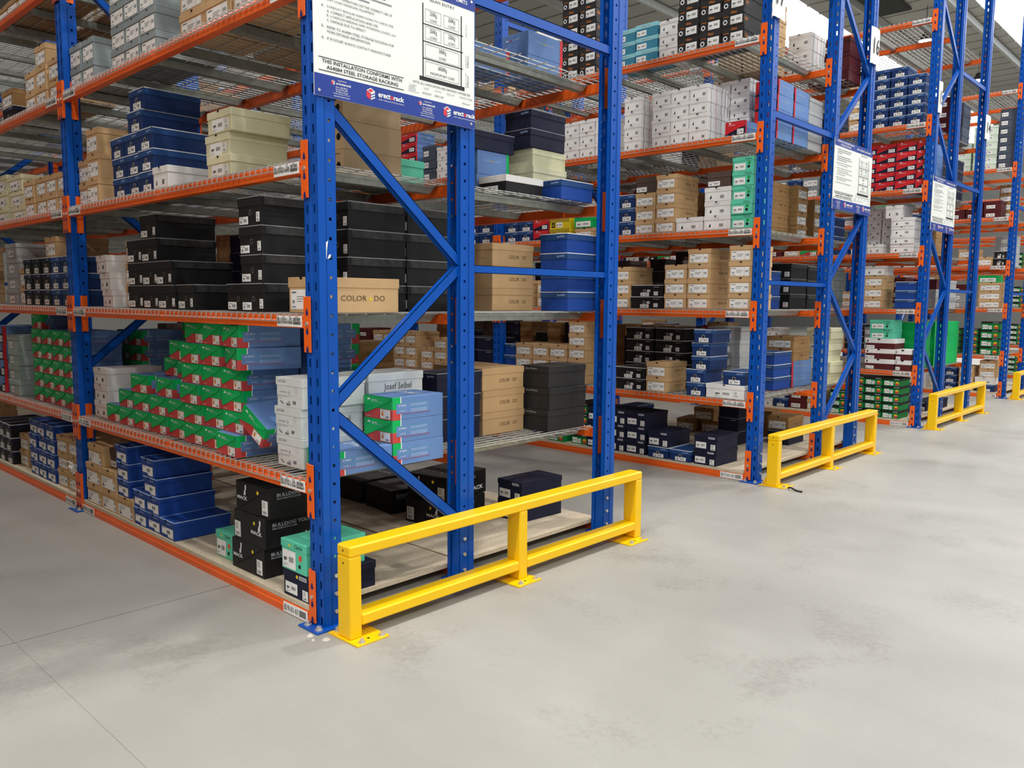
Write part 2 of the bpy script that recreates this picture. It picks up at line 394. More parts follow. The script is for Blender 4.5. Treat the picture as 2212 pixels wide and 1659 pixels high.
def rack(code, x0, frame_first, bays, levels, lvl_bays=None):
    root = thing('pallet_rack', f'blue and orange pallet rack row with {code} labels on its beams', 'rack', (x0, 0, 0))
    posts = [(0, 0), (.835, 1), (1.955, 1)] if frame_first else [(0, 0), (1.14, 0), (1.955, 1)]
    for j in range(bays+1):
        for px, rev in posts:
            u = link('upright', UPM, root); u.location = (px, j*BAY, 0); u.rotation_euler = (0, 0, math.pi if rev else 0)
            link('foot_plate', FTM, u)
        fa, fb_ = (0, .835) if frame_first else (1.14, 1.955)
        ph = 0 if frame_first else 1
        z = .30 if frame_first else .30
        k = 0; nodes = []
        zz = .29
        while zz < UH: nodes.append(zz); zz += .6
        for a, c in zip(nodes, nodes[1:]):
            s1, s2 = (fb_-.06, fa+.05) if (k+ph) % 2 == 0 else (fa+.05, fb_-.06)
            br = link('diagonal_brace', brace_mesh('diagonal_brace', (s1, a), (s2, c), .046), root); br.location = (0, j*BAY, 0); k += 1
        ta, tb = (.80, 1.93) if frame_first else (.04, 1.20)
        for zt in (.28, 1.477, 2.68, 3.88):
            if zt < 1: continue
            tm = link('tie_bar', brace_mesh('tie_bar', (ta, zt), (tb, zt), .036 if zt < 2 else .05), root); tm.location = (0, j*BAY, 0)
    lines = [(0, 0), (.835, 1), (1.955, 1)] if frame_first else [(0, 0), (1.14, 0), (1.955, 1)]
    for bay in range(bays):
        y0 = bay*BAY+.047
        for lv in levels:
            for li, (px, rev) in enumerate(lines):
                bm = link('beam', BMM, root)
                bm.location = (px, y0 if not rev else y0+BL, TOP[lv]); bm.rotation_euler = (0, 0, math.pi if rev else 0)
                for e in (0, 1):
                    c = link('connector', CNM[1 if lv == 1 else 0], bm)
                    if e == 0: c.location = (0, 0, 0)
                    else: c.location = (0, BL, 0); c.scale = (1, -1, 1)
                if li == 0:
                    t = f'{code}-{bay+1:02d}-{lv:02d}'
                    l = link('location_label', loc_label(t), bm); l.location = (0, .012, 0)
                    l = link('location_label', loc_label(t), bm); l.location = (0, BL-.2, 0)
    # decks and boards lie on the beams: things of their own
    mid = lines[1][0]
    for bay in range(bays):
        for half in (0, 1):
            wid = (BL-.03)/2; y0 = bay*BAY+.047+.01+half*(wid+.012)
            for dp in (0, 1):
                xa, xb = ((-.012, mid if frame_first else mid+.004), (mid+.003 if frame_first else mid+.007, 1.967))[dp]
                key = (frame_first, dp)
                if key not in DECK: DECK[key] = deck_meshes(wid, xa, xb, dp)
                for lv in levels:
                    where = f'{("aisle-side", "inner")[dp]} {("end-frame", "far")[half]} half of {("first", "second", "third")[bay]} bay'
                    if lv == 1:
                        kb = ('board', frame_first, dp)
                        if kb not in DECK:
                            qb = MB(); qb.box(xa+.008, xb-.004 if dp == 0 else xb-.02, 0, wid, .0, .0215, WOOD, .001); DECK[kb] = qb.build('shelf_board')
                        thing('shelf_board', f'particle board shelf of rack {code}, {where}', 'shelf board', (x0, y0, TOP[1]+.0005), data=DECK[kb], group=f'particle boards on rack {code}')
                        continue
                    t = thing('wire_deck', f'galvanised wire shelf deck {code} level {NUMW[lv]}, {where}', 'wire deck', (x0, y0, TOP[lv]), group=f'wire decks of rack {code}')
                    link('wire_grid', DECK[key][0], t)
                    for yy in (.14, wid/2, wid-.14):
                        c = link('support_channel', DECK[key][1], t); c.location = (0, yy, 0)
    return root
DECK = {}
RXS = {'B19': 0., 'B17': 3.746, 'B15': 7.487, 'B13': 11.29, 'B11': 15.05}
rack('B19', RXS['B19'], True, 3, (1, 2, 3, 4, 5, 6))
rack('B17', RXS['B17'], False, 3, (1, 2, 3, 4, 5, 6))
rack('B15', RXS['B15'], True, 2, (1, 2, 3, 4, 5, 6, 7))
rack('B13', RXS['B13'], False, 1, (1, 2, 3, 4, 5, 6, 7))
rack('B11', RXS['B11'], True, 1, (1, 2, 3, 4, 5, 6))

# ------------------------------------------------------------------ end barriers
def barrier(x0, label):
    t = thing('guard_rail', label, 'barrier', (x0, 0, 0), group='yellow end barriers')
    ya, yb = -.225, -.137; Ln = 1.985
    q = MB(); q.box(0, Ln, ya, yb, .337, .381, YELLOW, .006); link('top_rail', q.build('top_rail'), t)
    for x in (0, .97, Ln-.056):
        q = MB(); q.box(x, x+.056, ya+.001, yb-.001, .006, .337, YELLOW, .005); link('post', q.build('post'), t)
        q = MB()
        xa = x-.005 if x < 1.5 else x-.095
        xc = {0: (-.012, .142), .97: (.90, 1.06)}.get(x, (1.80, 1.97))
        q.box(xc[0], xc[1], ya-.06, yb+.05, 0, .007, YELLOW, .001)
        for bx in (xc[0]+.035, xc[1]-.022):
            for by in ((ya-.04), (yb+.035)):
                q.cyl((bx, by, .007), (0, 0, 1), .014, .003, BOLT, 12); q.cyl((bx, by, .010), (0, 0, 1), .009, .012, BOLT, 6)
        q.cyl(((xc[0]+xc[1])/2, ya-.025, .0072), (0, 0, 1), .006, .0005, HOLE, 10)
        pl = link('base_plate', q.build('base_plate'), t)
        q = MB(); q.extr([(yb, .007), (yb+.045, .007), (yb, .085)], 'x', x+.024, x+.032, YELLOW); link('gusset', q.build('gusset'), t)
    for xa, xb in ((.056, .97), (1.026, Ln-.056)):
        q = MB(); q.box(xa, xb, ya+.001, yb-.001, .052, .098, YELLOW, .006); link('bottom_rail', q.build('bottom_rail'), t)
    q = MB()
    for z in (.36, .31): q.cyl((-.0004, -.18, z), (-1, 0, 0), .004, .0006, HOLE, 8)
    link('vent_holes', q.build('vent_holes'), t)
for c in ('B19', 'B17', 'B15', 'B13'):
    barrier(RXS[c]+(.0 if c == 'B19' else -.035), f'yellow steel end guard rail on the floor in front of rack {c}')

# ------------------------------------------------------------------ signs
NAVYS = mat('sign_navy', '1c3a94', .45, var=.02); SIGNW = mat('sign_white', 'f1f4ee', .45, var=.01); LOGR = mat('logo_red', 'e03440', .5)
SIGNT = mat('sign_text', '4a4c50', .6)
def sign_mesh():
    W, H = .835, .565; q = Deco(); q.box(0, W, -.004, 0, 0, H, SIGNW)
    F = Frame((0, -.004, 0), (1, 0, 0), (0, 0, 1))
    q.quad(F, 0, 0, W, .082, NAVYS); q.quad(F, 0, H-.058, W, H, NAVYS)
    T = lambda t, u, v, w, h, m=SIGNT, b=0., e=.0014: q.text(F, t, u, v, w, h, m, b, e)
    T('OPERATION AND MAINTENANCE', .05, H-.026, .36, .016, WHITEP, .012); T('OF PALLET RACKING', .12, H-.05, .22, .016, WHITEP, .012)
    T('SAFE WORKING LOAD LIMITS', .47, H-.04, .32, .016, WHITEP, .012)
    y = H-.085
    def para(n, lines, dy=.0165):
        nonlocal y
        for i, (ind, tx) in enumerate(lines):
            if i == 0: T(n, .035, y, .012, .0095)
            T(tx, .06+ind, y, min(.34, .0078*len(tx)), .0095); y -= dy
        y -= .0085
    def bars(n, ws):
        nonlocal y
        T(n, .035, y, .009, .0095)
        for w_ in ws: q.quad(F, .06, y, .06+w_, y+.006, GREYP); y -= .0155
        y -= .0085
    bars('1.', (.30, .27, .10))
    bars('2.', (.28, .31, .20))
    para('3.', ((0, 'INSTRUCT OPERATORS ON THE CORRECT USE OF'), (0, 'UNIT LOAD HANDLING EQUIPMENT.')))
    para('4.', ((0, 'CONDUCT REGULAR INSPECTIONS TO CHECK FOR,'), (0, 'A. CORRECT APPLICATION AND USE.'), (0, 'B. LOADS EXCEEDING SAFE WORKING LOADS, and'), (0, 'C. DAMAGE DUE TO IMPACT')))
    para('5.', ((0, 'REFER TO AS4084 STEEL STORAGE RACKING FOR'), (0, 'MORE DETAILED INFORMATION.')))
    para('6.', ((0, 'IF IN DOUBT ALWAYS CONTACT MANUFACTURER'),))
    q.quad(F, .02, .142, .43, .145, BLACKM); q.quad(F, .02, .094, .43, .097, BLACKM)
    T('THIS INSTALLATION CONFORMS WITH', .035, .124, .385, .014, BLACKM, .014); T('AS4084 STEEL STORAGE RACKING', .055, .103, .345, .014, BLACKM, .014)
    # load diagram
    u0, u1 = .535, .755
    for u in (u0, u1): q.quad(F, u-.003, .17, u+.003, .47, BLACKM)
    q.quad(F, u0-.02, .155, u1+.02, .172, BLACKM); T('BEAM ENTRY', u0+.04, .485, .14, .012)
    for v in (.245, .315, .385): q.quad(F, u0, v, u1+.01, v+.004, BLACKM)
    def frame(a, b_, c, d):
        for r_ in ((a, b_, c, b_+.0018), (a, d-.0018, c, d), (a, b_, a+.0018, d), (c-.0018, b_, c, d)): q.quad(F, *r_, GREYP)
    frame(u0+.012, .178, u1-.012, .238); T('6000Kg', .62, .208, .05, .022, BLACKM); T('MAXIMUM BAY LOAD', .575, .188, .14, .011)
    frame(u0+.012, .252, u1-.012, .308); T('500Kg', .625, .28, .04, .022, BLACKM); T('LOAD', .625, .26, .04, .011)
    for v in (.322, .392):
        for a in (u0+.012, u0+.117):
            frame(a, v+.006, a+.09, v+.058); T('250Kg', a+.026, v+.03, .04, .022, BLACKM); T('LOAD', a+.026, v+.012, .04, .011)
    F2 = Frame((.80, -.004, .17), (0, 0, 1), (-1, 0, 0))
    q.text(F2, 'HEIGHT TO 1ST LEVEL', 0, .012, .065, .007, GREYP); q.text(F2, '640mm', .005, 0, .05, .009, SIGNT)
    q.text(F2, 'LEVEL PITCH', .085, .012, .055, .007, GREYP); q.text(F2, '640mm', .09, 0, .05, .009, SIGNT)
    q.text(F2, 'LEVEL PITCH', .215, .012, .055, .007, GREYP)
    T('NOTE: ALL LOADS SHOWN ARE UNIFORMLY DISTRIBUTED', .48, .137, .33, .0095)
    for t_, u in (('CLIENT', .46), ('DATE', .54), ('JOB NO', .60), ('RACK ID', .67), ('MANUFACTURER', .745)): T(t_, u, .12, .0065*len(t_), .008, GREYP)
    T('30/05/2019', .53, .1, .05, .008); T('EARO11300', .60, .1, .05, .008); T('SafetyLock', .76, .096, .05, .009)
    for i in range(4): q.quad(F, .455, .098+.006*i, .455+(.06, .04, .04, .035)[i], .0995+.006*i, GREYP)
    def cube(u, v, s):
        R_, W_ = LOGR, WHITEP; e = .0014
        q.poly(F, [(u, v+.75*s), (u+.45*s, v+s), (u+.9*s, v+.78*s), (u+.45*s, v+.55*s)], W_, e); q.poly(F, [(u+.12*s, v+.75*s), (u+.45*s, v+.92*s), (u+.75*s, v+.78*s), (u+.45*s, v+.62*s)], R_, e+.0003)
        q.poly(F, [(u, v+.2*s), (u+.42*s, v), (u+.42*s, v+.5*s), (u, v+.7*s)], R_, e)
        for k in (0, .22, .44): q.poly(F, [(u+.47*s, v+k*s), (u+.9*s, v+(k+.2)*s), (u+.9*s, v+(k+.32)*s), (u+.47*s, v+(k+.13)*s)], W_, e)
    for uu, vv in ((.24, .026), (.65, .026)):
        cube(uu, vv, .046)
        q.text(F, 'erect', uu+.058, vv+.018, .062, .019, WHITEP, .03, .0014); q.text(F, 'a', uu+.121, vv+.018, .014, .015, LOGR, .03, .0014); q.text(F, 'rack', uu+.136, vv+.018, .055, .02, WHITEP, .03, .0014)
        q.text(F, 'pallet racking and shelving solutions', uu+.06, vv+.005, .13, .007, WHITEP, 0, .0014)
    for uu in (.075, .51):
        q.text(F, 'Supplied by', uu+.03, .066, .04, .007, WHITEP, 0, .0014); cube(uu, .05, .018)
        q.text(F, 'erectarack', uu+.022, .054, .07, .009, WHITEP, .02, .0014)
        for i, t_ in enumerate(('Phone: 1300 788 916', 'Fax: 03 8795 4555', '47 Elliott Road', 'Dandenong South, VIC, 3175', 'www.erectarack.com.au')): q.text(F, t_, uu+.02-.01*(i > 2), .042-.0085*i, .055+.02*(i > 2), .006, WHITEP, 0, .0014)
    for u, v in ((.02, .02), (.815, .02), (.02, H-.02), (.815, H-.02)): q.cyl((u, -.004, v), (0, -1, 0), .006, .003, BOLT, 10)
    return q.build('load_sign')
SGM = sign_mesh()
for c, dx in (('B19', -.012), ('B17', 1.13), ('B15', -.03), ('B13', 1.13)):
    thing('load_sign', f'white and navy rack load sign bolted to end frame of rack {c}', 'sign', (RXS[c]+dx, -.052, 2.1), data=SGM, group='rack load signs')
WH_ = {'17': 'B17 aisle-side upright', '16': 'B17 inner upright', '15': 'B15 aisle-side upright', '14': 'B15 inner upright'}
def number_sign(n, x, z0, z1, wd):
    q = Deco(); nseg = 6
    for i in range(nseg):     # slightly bowed card with a ragged edge
        a, b2 = i/nseg, (i+1)/nseg; f_ = lambda t: -.004-.012*math.sin(math.pi*t)
        for e in (0, .0015): q.face([(a*wd, f_(a)+e, .004*(i % 2)), (b2*wd, f_(b2)+e, .004*((i+1) % 2)), (b2*wd, f_(b2)+e, z1-z0), (a*wd, f_(a)+e, z1-z0)], WHITEP)
    F = Frame((0, -.0175, 0), (1, 0, 0), (0, 0, 1)); q.text(F, n, wd*.18, (z1-z0)*.28, wd*.62, (z1-z0)*.44, BLACKM, .01)
    thing('aisle_sign', f'white {("torn", "flat", "curled", "small")[int(n) % 4]} paper sign numbered {n}, taped to a {WH_[n]}', 'sign', (x, -.052, z0), data=q.build('aisle_sign'))
number_sign('17', 3.69, 3.31, 3.62, .2); number_sign('16', 5.54, 3.385, 3.69, .2); number_sign('15', 7.47, 3.295, 3.61, .13); number_sign('14', 9.32, 3.30, 3.585, .22)

# ------------------------------------------------------------------ shoe boxes
def card(n, h, rough=.7, rnd=.06, var=.04, spec=.25): return mat('card_'+n, h, rough, var=var, scale=14, rnd=rnd, spec=spec)
KR, KRD = card('kraft', 'c9a679'), card('kraft_dark', 'a98355')
NV, NVL, NVD = card('navy', '1c3464', .5), card('navy_lid', '27497f', .5), card('midnight', '1b1f36', .6)
BLU = card('royal_blue', '1d4596', .5)
BK, BKG = card('black', '1e1e1f', .5), card('charcoal', '2f2e2e', .6)
GN, RD, SB, GN2 = card('green', '08b25a', .5), card('red', 'c84844', .55), card('slate_blue', '6688bd', .55), card('dark_green', '0b8640', .5)
RED = card('bright_red', 'd02a30', .5)
CR, WH, WH2, SL, GG = card('cream', 'dcd9b4'), card('white', 'e9e7e4', rnd=.03), card('cool_white', 'dfe4e0', rnd=.03), card('slate', '8b9698'), card('grey_green', '9fb0aa')
MI, TE, TEL = card('mint', '5fcaa8', .5), card('teal', '3f87a3', .5), card('pale_teal', '8fcfd8', .5)
MA, YE, TN, GY, PM = card('maroon', '5a2326', .5), card('yellow', 'e8cf1e', .5), card('tan', 'c0a681'), card('grey', 'a9abac'), card('pale_mint', 'd9ead9')
WLINE = mat('white_edge', 'eceef0', .5, var=0); ORP = mat('print_orange', 'e8862a', .6); PRK = mat('print_brown', '6b5334', .7)
SILV = mat('print_silver', 'b9bcc2', .5); YDOT = mat('dot_yellow', 'f0d62a', .5); RDOT = mat('dot_red', 'e8532f', .5); GDOT = mat('dot_green', '159a3c', .5)
BPL = mat('print_pale_blue', 'a9c2e6', .6); TEALL = mat('print_teal_line', '58b5b5', .6)
TAPE = mat('black_tape_sheen', '3a3a3a', .28, var=.3, scale=40)

class Box:
    """meshes of one kind of shoe box; local origin = centre of the base, front at -x"""
    def __init__(s, W, H, D, body, lid=None, lidh=.035, deco=None, desc='shoe box', edge=None, cat='shoe box'):
        s.W, s.H, s.D, s.desc, s.cat = W, H, D, desc, cat; s.name = '_'.join(x for x in desc.lower().replace('-', '_').split() if x not in ('with', 'and', 'mack', 'colorado', 'josef', 'seibel', 'julius', 'marlow')); i = .003 if lid else 0; s.i = i
        s.parts = {}
        q = MB(); q.box(-D/2+i, D/2-i, -W/2+i, W/2-i, 0, H-.003 if lid else H, body, .0018); s.parts['body'] = q.build('body')
        if lid:
            q = MB(); q.box(-D/2, D/2, -W/2, W/2, H-lidh, H, lid, .0016); s.parts['lid'] = q.build('lid')
        if edge:
            q = MB(); t = .0035; e = .0006
            for a in ((-D/2-e, -D/2+t, -W/2-e, W/2+e), (D/2-t, D/2+e, -W/2-e, W/2+e), (-D/2-e, D/2+e, -W/2-e, -W/2+t), (-D/2-e, D/2+e, W/2-t, W/2+e)): q.box(*a, H-t, H+e, edge)
            s.parts['edge_band'] = q.build('edge_band')
        s.front = Frame((-D/2+i, W/2, 0), (0, -1, 0), (0, 0, 1)); s.lidf = Frame((-D/2, W/2, H-lidh), (0, -1, 0), (0, 0, 1))
        s.side = Frame((-D/2, -W/2+i, 0), (1, 0, 0), (0, 0, 1)); s.side2 = Frame((D/2, W/2-i, 0), (-1, 0, 0), (0, 0, 1))
        s.lids = Frame((-D/2, -W/2, H-lidh), (1, 0, 0), (0, 0, 1)); s.back = Frame((D/2-i, -W/2, 0), (0, 1, 0), (0, 0, 1)); s.lidb = Frame((D/2, -W/2, H-lidh), (0, 1, 0), (0, 0, 1))
        s.top = Frame((-D/2, W/2, H), (0, -1, 0), (1, 0, 0))
        s.d = {}; s.lh = lidh
        if deco: deco(s)
        for k, q in s.d.items(): s.parts[k] = q.build(k.split('#')[0])
    def P(s, k): return s.d.setdefault(k, Deco())
    def N(s, k):      # a further piece of the same kind, a part of its own
        q = Deco(); s.d[k+'#'+str(len(s.d))] = q; return q
    # shared print details
    def hole(s, F, u, v, r, half=False):
        if half: s.P('finger_hole').disc(F, u, v, r, HOLE, .0009, 10, math.pi, 2*math.pi)
        else: s.P('finger_hole').disc(F, u, v, r, HOLE, .0009)
    def ring(s, F, u, v, r): s.P('ring').ring(F, u, v, r*.62, r, BOLT); s.hole(F, u, v, r*.62)
def d_kraft(colorado=True, big=False):
    def f(s):
        W, H, D = s.W, s.H, s.D
        s.hole(s.lidf, W*.52, s.lh, .011, True)
        s.N('label').sticker(s.front, W*.09, H*.10, W*.78, H*.55, 0)
        if colorado:
            for F in (s.side, s.side2):
                s.P('print').text(F, 'COLOR', D*(.30 if big else .40), H*.34, D*(.30 if big else .24), H*.16, PRK, .004); s.P('print').text(F, 'DO', D*(.69 if big else .72), H*.34, D*(.13 if big else .10), H*.16, PRK, .004)
                s.P('print').poly(F, [(D*(.625 if big else .65), H*.35), (D*(.665 if big else .705), H*.35), (D*(.645 if big else .678), H*.48)], YE if big else KR)
    return f
def d_kraft1(s):   # stepped label, heel print and yellow dot
    W, H, D = s.W, s.H, s.D
    s.hole(s.lidf, W*.5, s.lh, .014, True); s.P('dot').disc(s.lidf, W*.74, s.lh*.55, .007, YDOT, .001, 10)
    q = s.P('label'); q.poly(s.front, [(W*.06, H*.06), (W*.9, H*.06), (W*.9, H*.38), (W*.78, H*.38), (W*.78, H*.60), (W*.06, H*.60)], WHITEP, .001)
    for i in range(3): q.quad(s.front, W*.12, H*(.5-.08*i), W*(.5-.07*i), H*(.525-.08*i), GREYP, .0016)
    q.poly(s.front, [(W*.12, H*.14), (W*.26, H*.14), (W*.26, H*.18), (W*.2, H*.2), (W*.19, H*.28), (W*.13, H*.28)], MA, .0016)
    for i in range(4): q.quad(s.front, W*(.8+.02*i), H*.14, W*(.81+.02*i), H*.28, BLACKM, .0016)
def d_navy(brand='superfit', flip=True, lab=True):
    def f(s):
        W, H, D = s.W, s.H, s.D
        if lab: s.ring(s.front, W*.5, H*.48, .015); s.N('label').sticker(s.front, W*.27, H*.06, W*.5, H*.32, 1)
        s.P('print').text(s.lidf, brand, W*.62, s.lh*.28, W*.28, s.lh*.42, BPL, .01, flip=flip); s.N('print').text(s.lidb, brand, W*.62, s.lh*.28, W*.28, s.lh*.42, BPL, .01, flip=flip)
    return f
def d_navy1(s):   # plain royal blue with a stepped printed label
    W, H = s.W, s.H
    s.hole(s.lidf, W*.42, s.lh, .013, True); s.P('print').text(s.lidf, 'ROCKPORT'[:6], W*.5, s.lh*.2, W*.3, s.lh*.3, SILV)
    q = s.P('label'); q.poly(s.front, [(W*.1, H*.2), (W*.5, H*.2), (W*.54, H*.08), (W*.88, H*.08), (W*.88, H*.58), (W*.1, H*.58)], WHITEP, .001)
    q.quad(s.front, W*.14, H*.5, W*.32, H*.54, GREYP, .0016)
    for i in range(3): q.quad(s.front, W*(.45+.08*i), H*.28, W*(.50+.08*i), H*.46, BLACKM, .0016)
def d_black(s):
    W, H, D = s.W, s.H, s.D
    s.P('ring').ring(s.front, W*.55, H*.45, .0095, .011, GREYP); s.hole(s.front, W*.55, H*.45, .0095); s.N('label').sticker(s.front, W*.05, H*.06, W*.4, H*.27, 1); s.N('label').sticker(s.front, W*.80, H*.12, W*.15, H*.33, 2)
    for F in (s.lids,): s.P('print').quad(F, .02, .004, D-.02, s.lh-.004, TAPE)
def d_blacksf(s):
    W, H, D = s.W, s.H, s.D
    s.ring(s.front, W*.42, H*.5, .014); s.N('label').sticker(s.front, W*.3, H*.05, W*.27, H*.3, 1); s.N('label').sticker(s.front, W*.5, H*.4, W*.1, H*.2, 1); s.N('label').sticker(s.front, W*.72, H*.12, W*.13, H*.32, 1)
    s.P('print').text(s.lidf, 'dianarose', W*.72, s.lh*.3, W*.18, s.lh*.3, SILV)
def d_green(s):
    W, H, D = s.W, s.H, s.D; p = s.P('print'); F = s.front
    p.quad(F, 0, 0, W, H, GN); p.quad(F, 0, 0, W, H*.46, RD, .001)
    fl_ = s.P('flap'); a = [(0, H*.97), (W*.97, H*.97), (W*.90, H*.80), (W*.06, H*.20), (0, H*.26)]
    fl_.poly(F, a, GN, .004); n = len(a)
    for k in range(n):
        (u0, v0), (u1, v1) = a[k], a[(k+1) % n]; fl_.face([F.p(u0, v0, .001), F.p(u1, v1, .001), F.p(u1, v1, .004), F.p(u0, v0, .004)], GN2)
    p.disc(F, W*.18, H*.80, .011, WLINE, .0046, 8, 0, math.pi, .8); p.text(F, 'D', W*.30, H*.74, W*.05, H*.11, WLINE, .03, .0046); p.text(F, 'PRO', W*.37, H*.77, W*.12, H*.08, WLINE, .0, .0046); p.quad(F, W*.37, H*.735, W*.68, H*.75, BPL, .0046)
    p.text(F, 'comfort', W*.06, H*.06, W*.18, H*.05, WLINE, 0, .0014)
    q = s.P('label'); q.quad(F, W*.58, H*.04, W*.93, H*.44, WHITEP, .002); q.text(F, 'SHOE', W*.61, H*.36, W*.12, H*.04, BLACKM, 0, .0026); q.disc(F, W*.66, H*.24, .008, ORP, .0026, 10, sy=1.3)
    for i in range(4): q.quad(F, W*(.78+.03*i), H*.08, W*(.795+.03*i), H*.16, BLACKM, .0026)
    for sd, mir in ((s.side, 0), (s.side2, 1)):
        def A(a, b_): return (a*D, b_*D) if not mir else (D-b_*D, D-a*D)
        x0, x1 = A(0, .15); xm = A(0, .06)
        p.quad(sd, x0, H*.46, x1, H, GN); p.quad(sd, x0, 0, x1, H*.46, RD); a0, a1 = A(.15, .165); p.quad(sd, a0, 0, a1, H, WLINE)
        u0, u1 = A(.07, .72); p.quad(sd, u0, H*.25, u1, H*.72, SB, .0012)
        for v0, v1 in ((.25, .265), (.5, .51), (.705, .72)): p.quad(sd, u0, H*v0, u1, H*v1, TEALL if v0 > .3 else RD, .0016)
        p.text(sd, 'D PRO', *(A(.12, .26)[0], H*.58), D*.14, H*.07, WLINE, .01, .0018); p.text(sd, 'comfort', A(.13, .24)[0], H*.36, D*.12, H*.05, WLINE, 0, .0018)
        for v in (.65, .61, .57, .43, .39, .35, .31): p.quad(sd, A(.34, .68)[0], H*v, A(.34, .68)[0]+D*(.33 if int(v*100) % 2 else .29), H*v+.0016, BPL, .0018)
    p.text(s.top, 'D PRO', W*.2, D*.5, W*.6, D*.18, WLINE)
def d_dr(stripe=RED, front=RED):
    def f(s):
        W, H, D = s.W, s.H, s.D; p = s.P('print'); F = s.front
        p.quad(F, 0, 0, W, H, NVD); s.N('flap').poly(F, [(0, H*.10), (W*.72, H*.52), (W*.99, H*.60), (W*.99, H*.98), (0, H*.98)], front, .003); p.text(F, 'comfort', W*.16, H*.72, W*.35, H*.07, WLINE, .01, .0035)
        p.disc(F, W*.24, H*.84, .010, WLINE, .0035, 8, 0, math.pi)
        s.N('label').sticker(F, W*.6, H*.08, W*.32, H*.36, 1)
        for sd, m in ((s.side, 0), (s.side2, 1)):
            a, b_ = (0, D*.08) if not m else (D*.92, D); s.N('end_band').quad(sd, a, 0, b_, H, stripe)
            p.text(sd, 'CUSTOMIZE', D*.16, H*.55, D*.24, H*.09, BPL, 0); p.text(sd, 'your', D*.42, H*.53, D*.1, H*.1, YE, 0); p.text(sd, 'COMFORT', D*.54, H*.55, D*.2, H*.09, BPL, 0)
        p.disc(s.back, W*.2, H*.72, .010, WLINE, .001, 8, 0, math.pi); p.text(s.back, 'D', W*.32, H*.68, W*.06, H*.1, stripe, .02); p.text(s.back, 'comfort', W*.4, H*.72, W*.3, H*.05, WLINE)
    return f
def d_white(barx=.6):
    def f(s):
        W, H = s.W, s.H; s.hole(s.lidf, W*.45, s.lh, .010, True); q = s.P('label'); q.quad(s.front, W*.12, H*.08, W*.85, H*.56, WHITEP, .0008)
        q.poly(s.front, [(W*.2, H*.2), (W*.28, H*.2), (W*.27, H*.42), (W*.24, H*.42)], BLACKM, .0014)
        for i in range(5): q.quad(s.front, W*(barx+.03*i), H*.2, W*(barx+.018+.03*i), H*.42, BLACKM, .0014)
        s.P('print').text(s.lidf, 'faithy', W*.4, s.lh*.3, W*.2, s.lh*.28, GREYP)
    return f
def d_craft(s):   # white with dark and red stripes down the side
    W, H, D = s.W, s.H, s.D; d_white(.7)(s); p = s.P('print')
    for sd in (s.side, s.side2):
        for u, m in ((.16, BLACKM), (.42, RD), (.68, NV), (.86, NV)):
            s.N('stripe').quad(sd, D*u, 0, D*u+.004, H-s.lh, m)
            if sd is s.side: s.N('stripe').quad(s.lids, D*u, 0, D*u+.004, s.lh, m)
def d_label(style=0, a=(.1, .1, .8, .5)):
    def f(s): s.N('label').sticker(s.front, s.W*a[0], s.H*a[1], s.W*a[2], s.H*a[3], style)
    return f
def d_slate(s):
    s.hole(s.lidf, s.W*.5, s.lh, .009, True); s.N('label').sticker(s.front, s.W*.08, s.H*.08, s.W*.84, s.H*.58, 0); s.P('print').ring(s.side, s.D*.78, s.H*.45, .032, .034, GREYP)
def d_cream(s):
    s.hole(s.lidf, s.W*.48, s.lh, .010, True); s.N('label').sticker(s.front, s.W*.2, s.H*.06, s.W*.5, s.H*.56, 3); s.N('label').sticker(s.front, s.W*.72, s.H*.16, s.W*.16, s.H*.4, 2)
def d_mint(s):
    W, H = s.W, s.H; q = s.P('dot'); s.N('label').sticker(s.front, W*.05, H*.06, W*.52, H*.6, 3); s.P('print').text(s.lidf, 'Clarks', W*.55, s.lh*.25, W*.3, s.lh*.5, BLACKM)
    q.disc(s.lidf, W*.36, s.lh*.4, .007, YDOT); q.disc(s.front, W*.75, H*.52, .013, RDOT); s.hole(s.front, W*.72, H*.24, .009)
def d_mintg(s):
    W, H = s.W, s.H; q = s.P('dot'); s.N('label').sticker(s.front, W*.1, H*.08, W*.5, H*.48, 3); s.P('print').text(s.lidf, 'Clarks', W*.58, s.lh*.25, W*.3, s.lh*.5, BLACKM)
    q.disc(s.front, W*.76, H*.56, .012, GDOT); s.hole(s.front, W*.74, H*.3, .011)
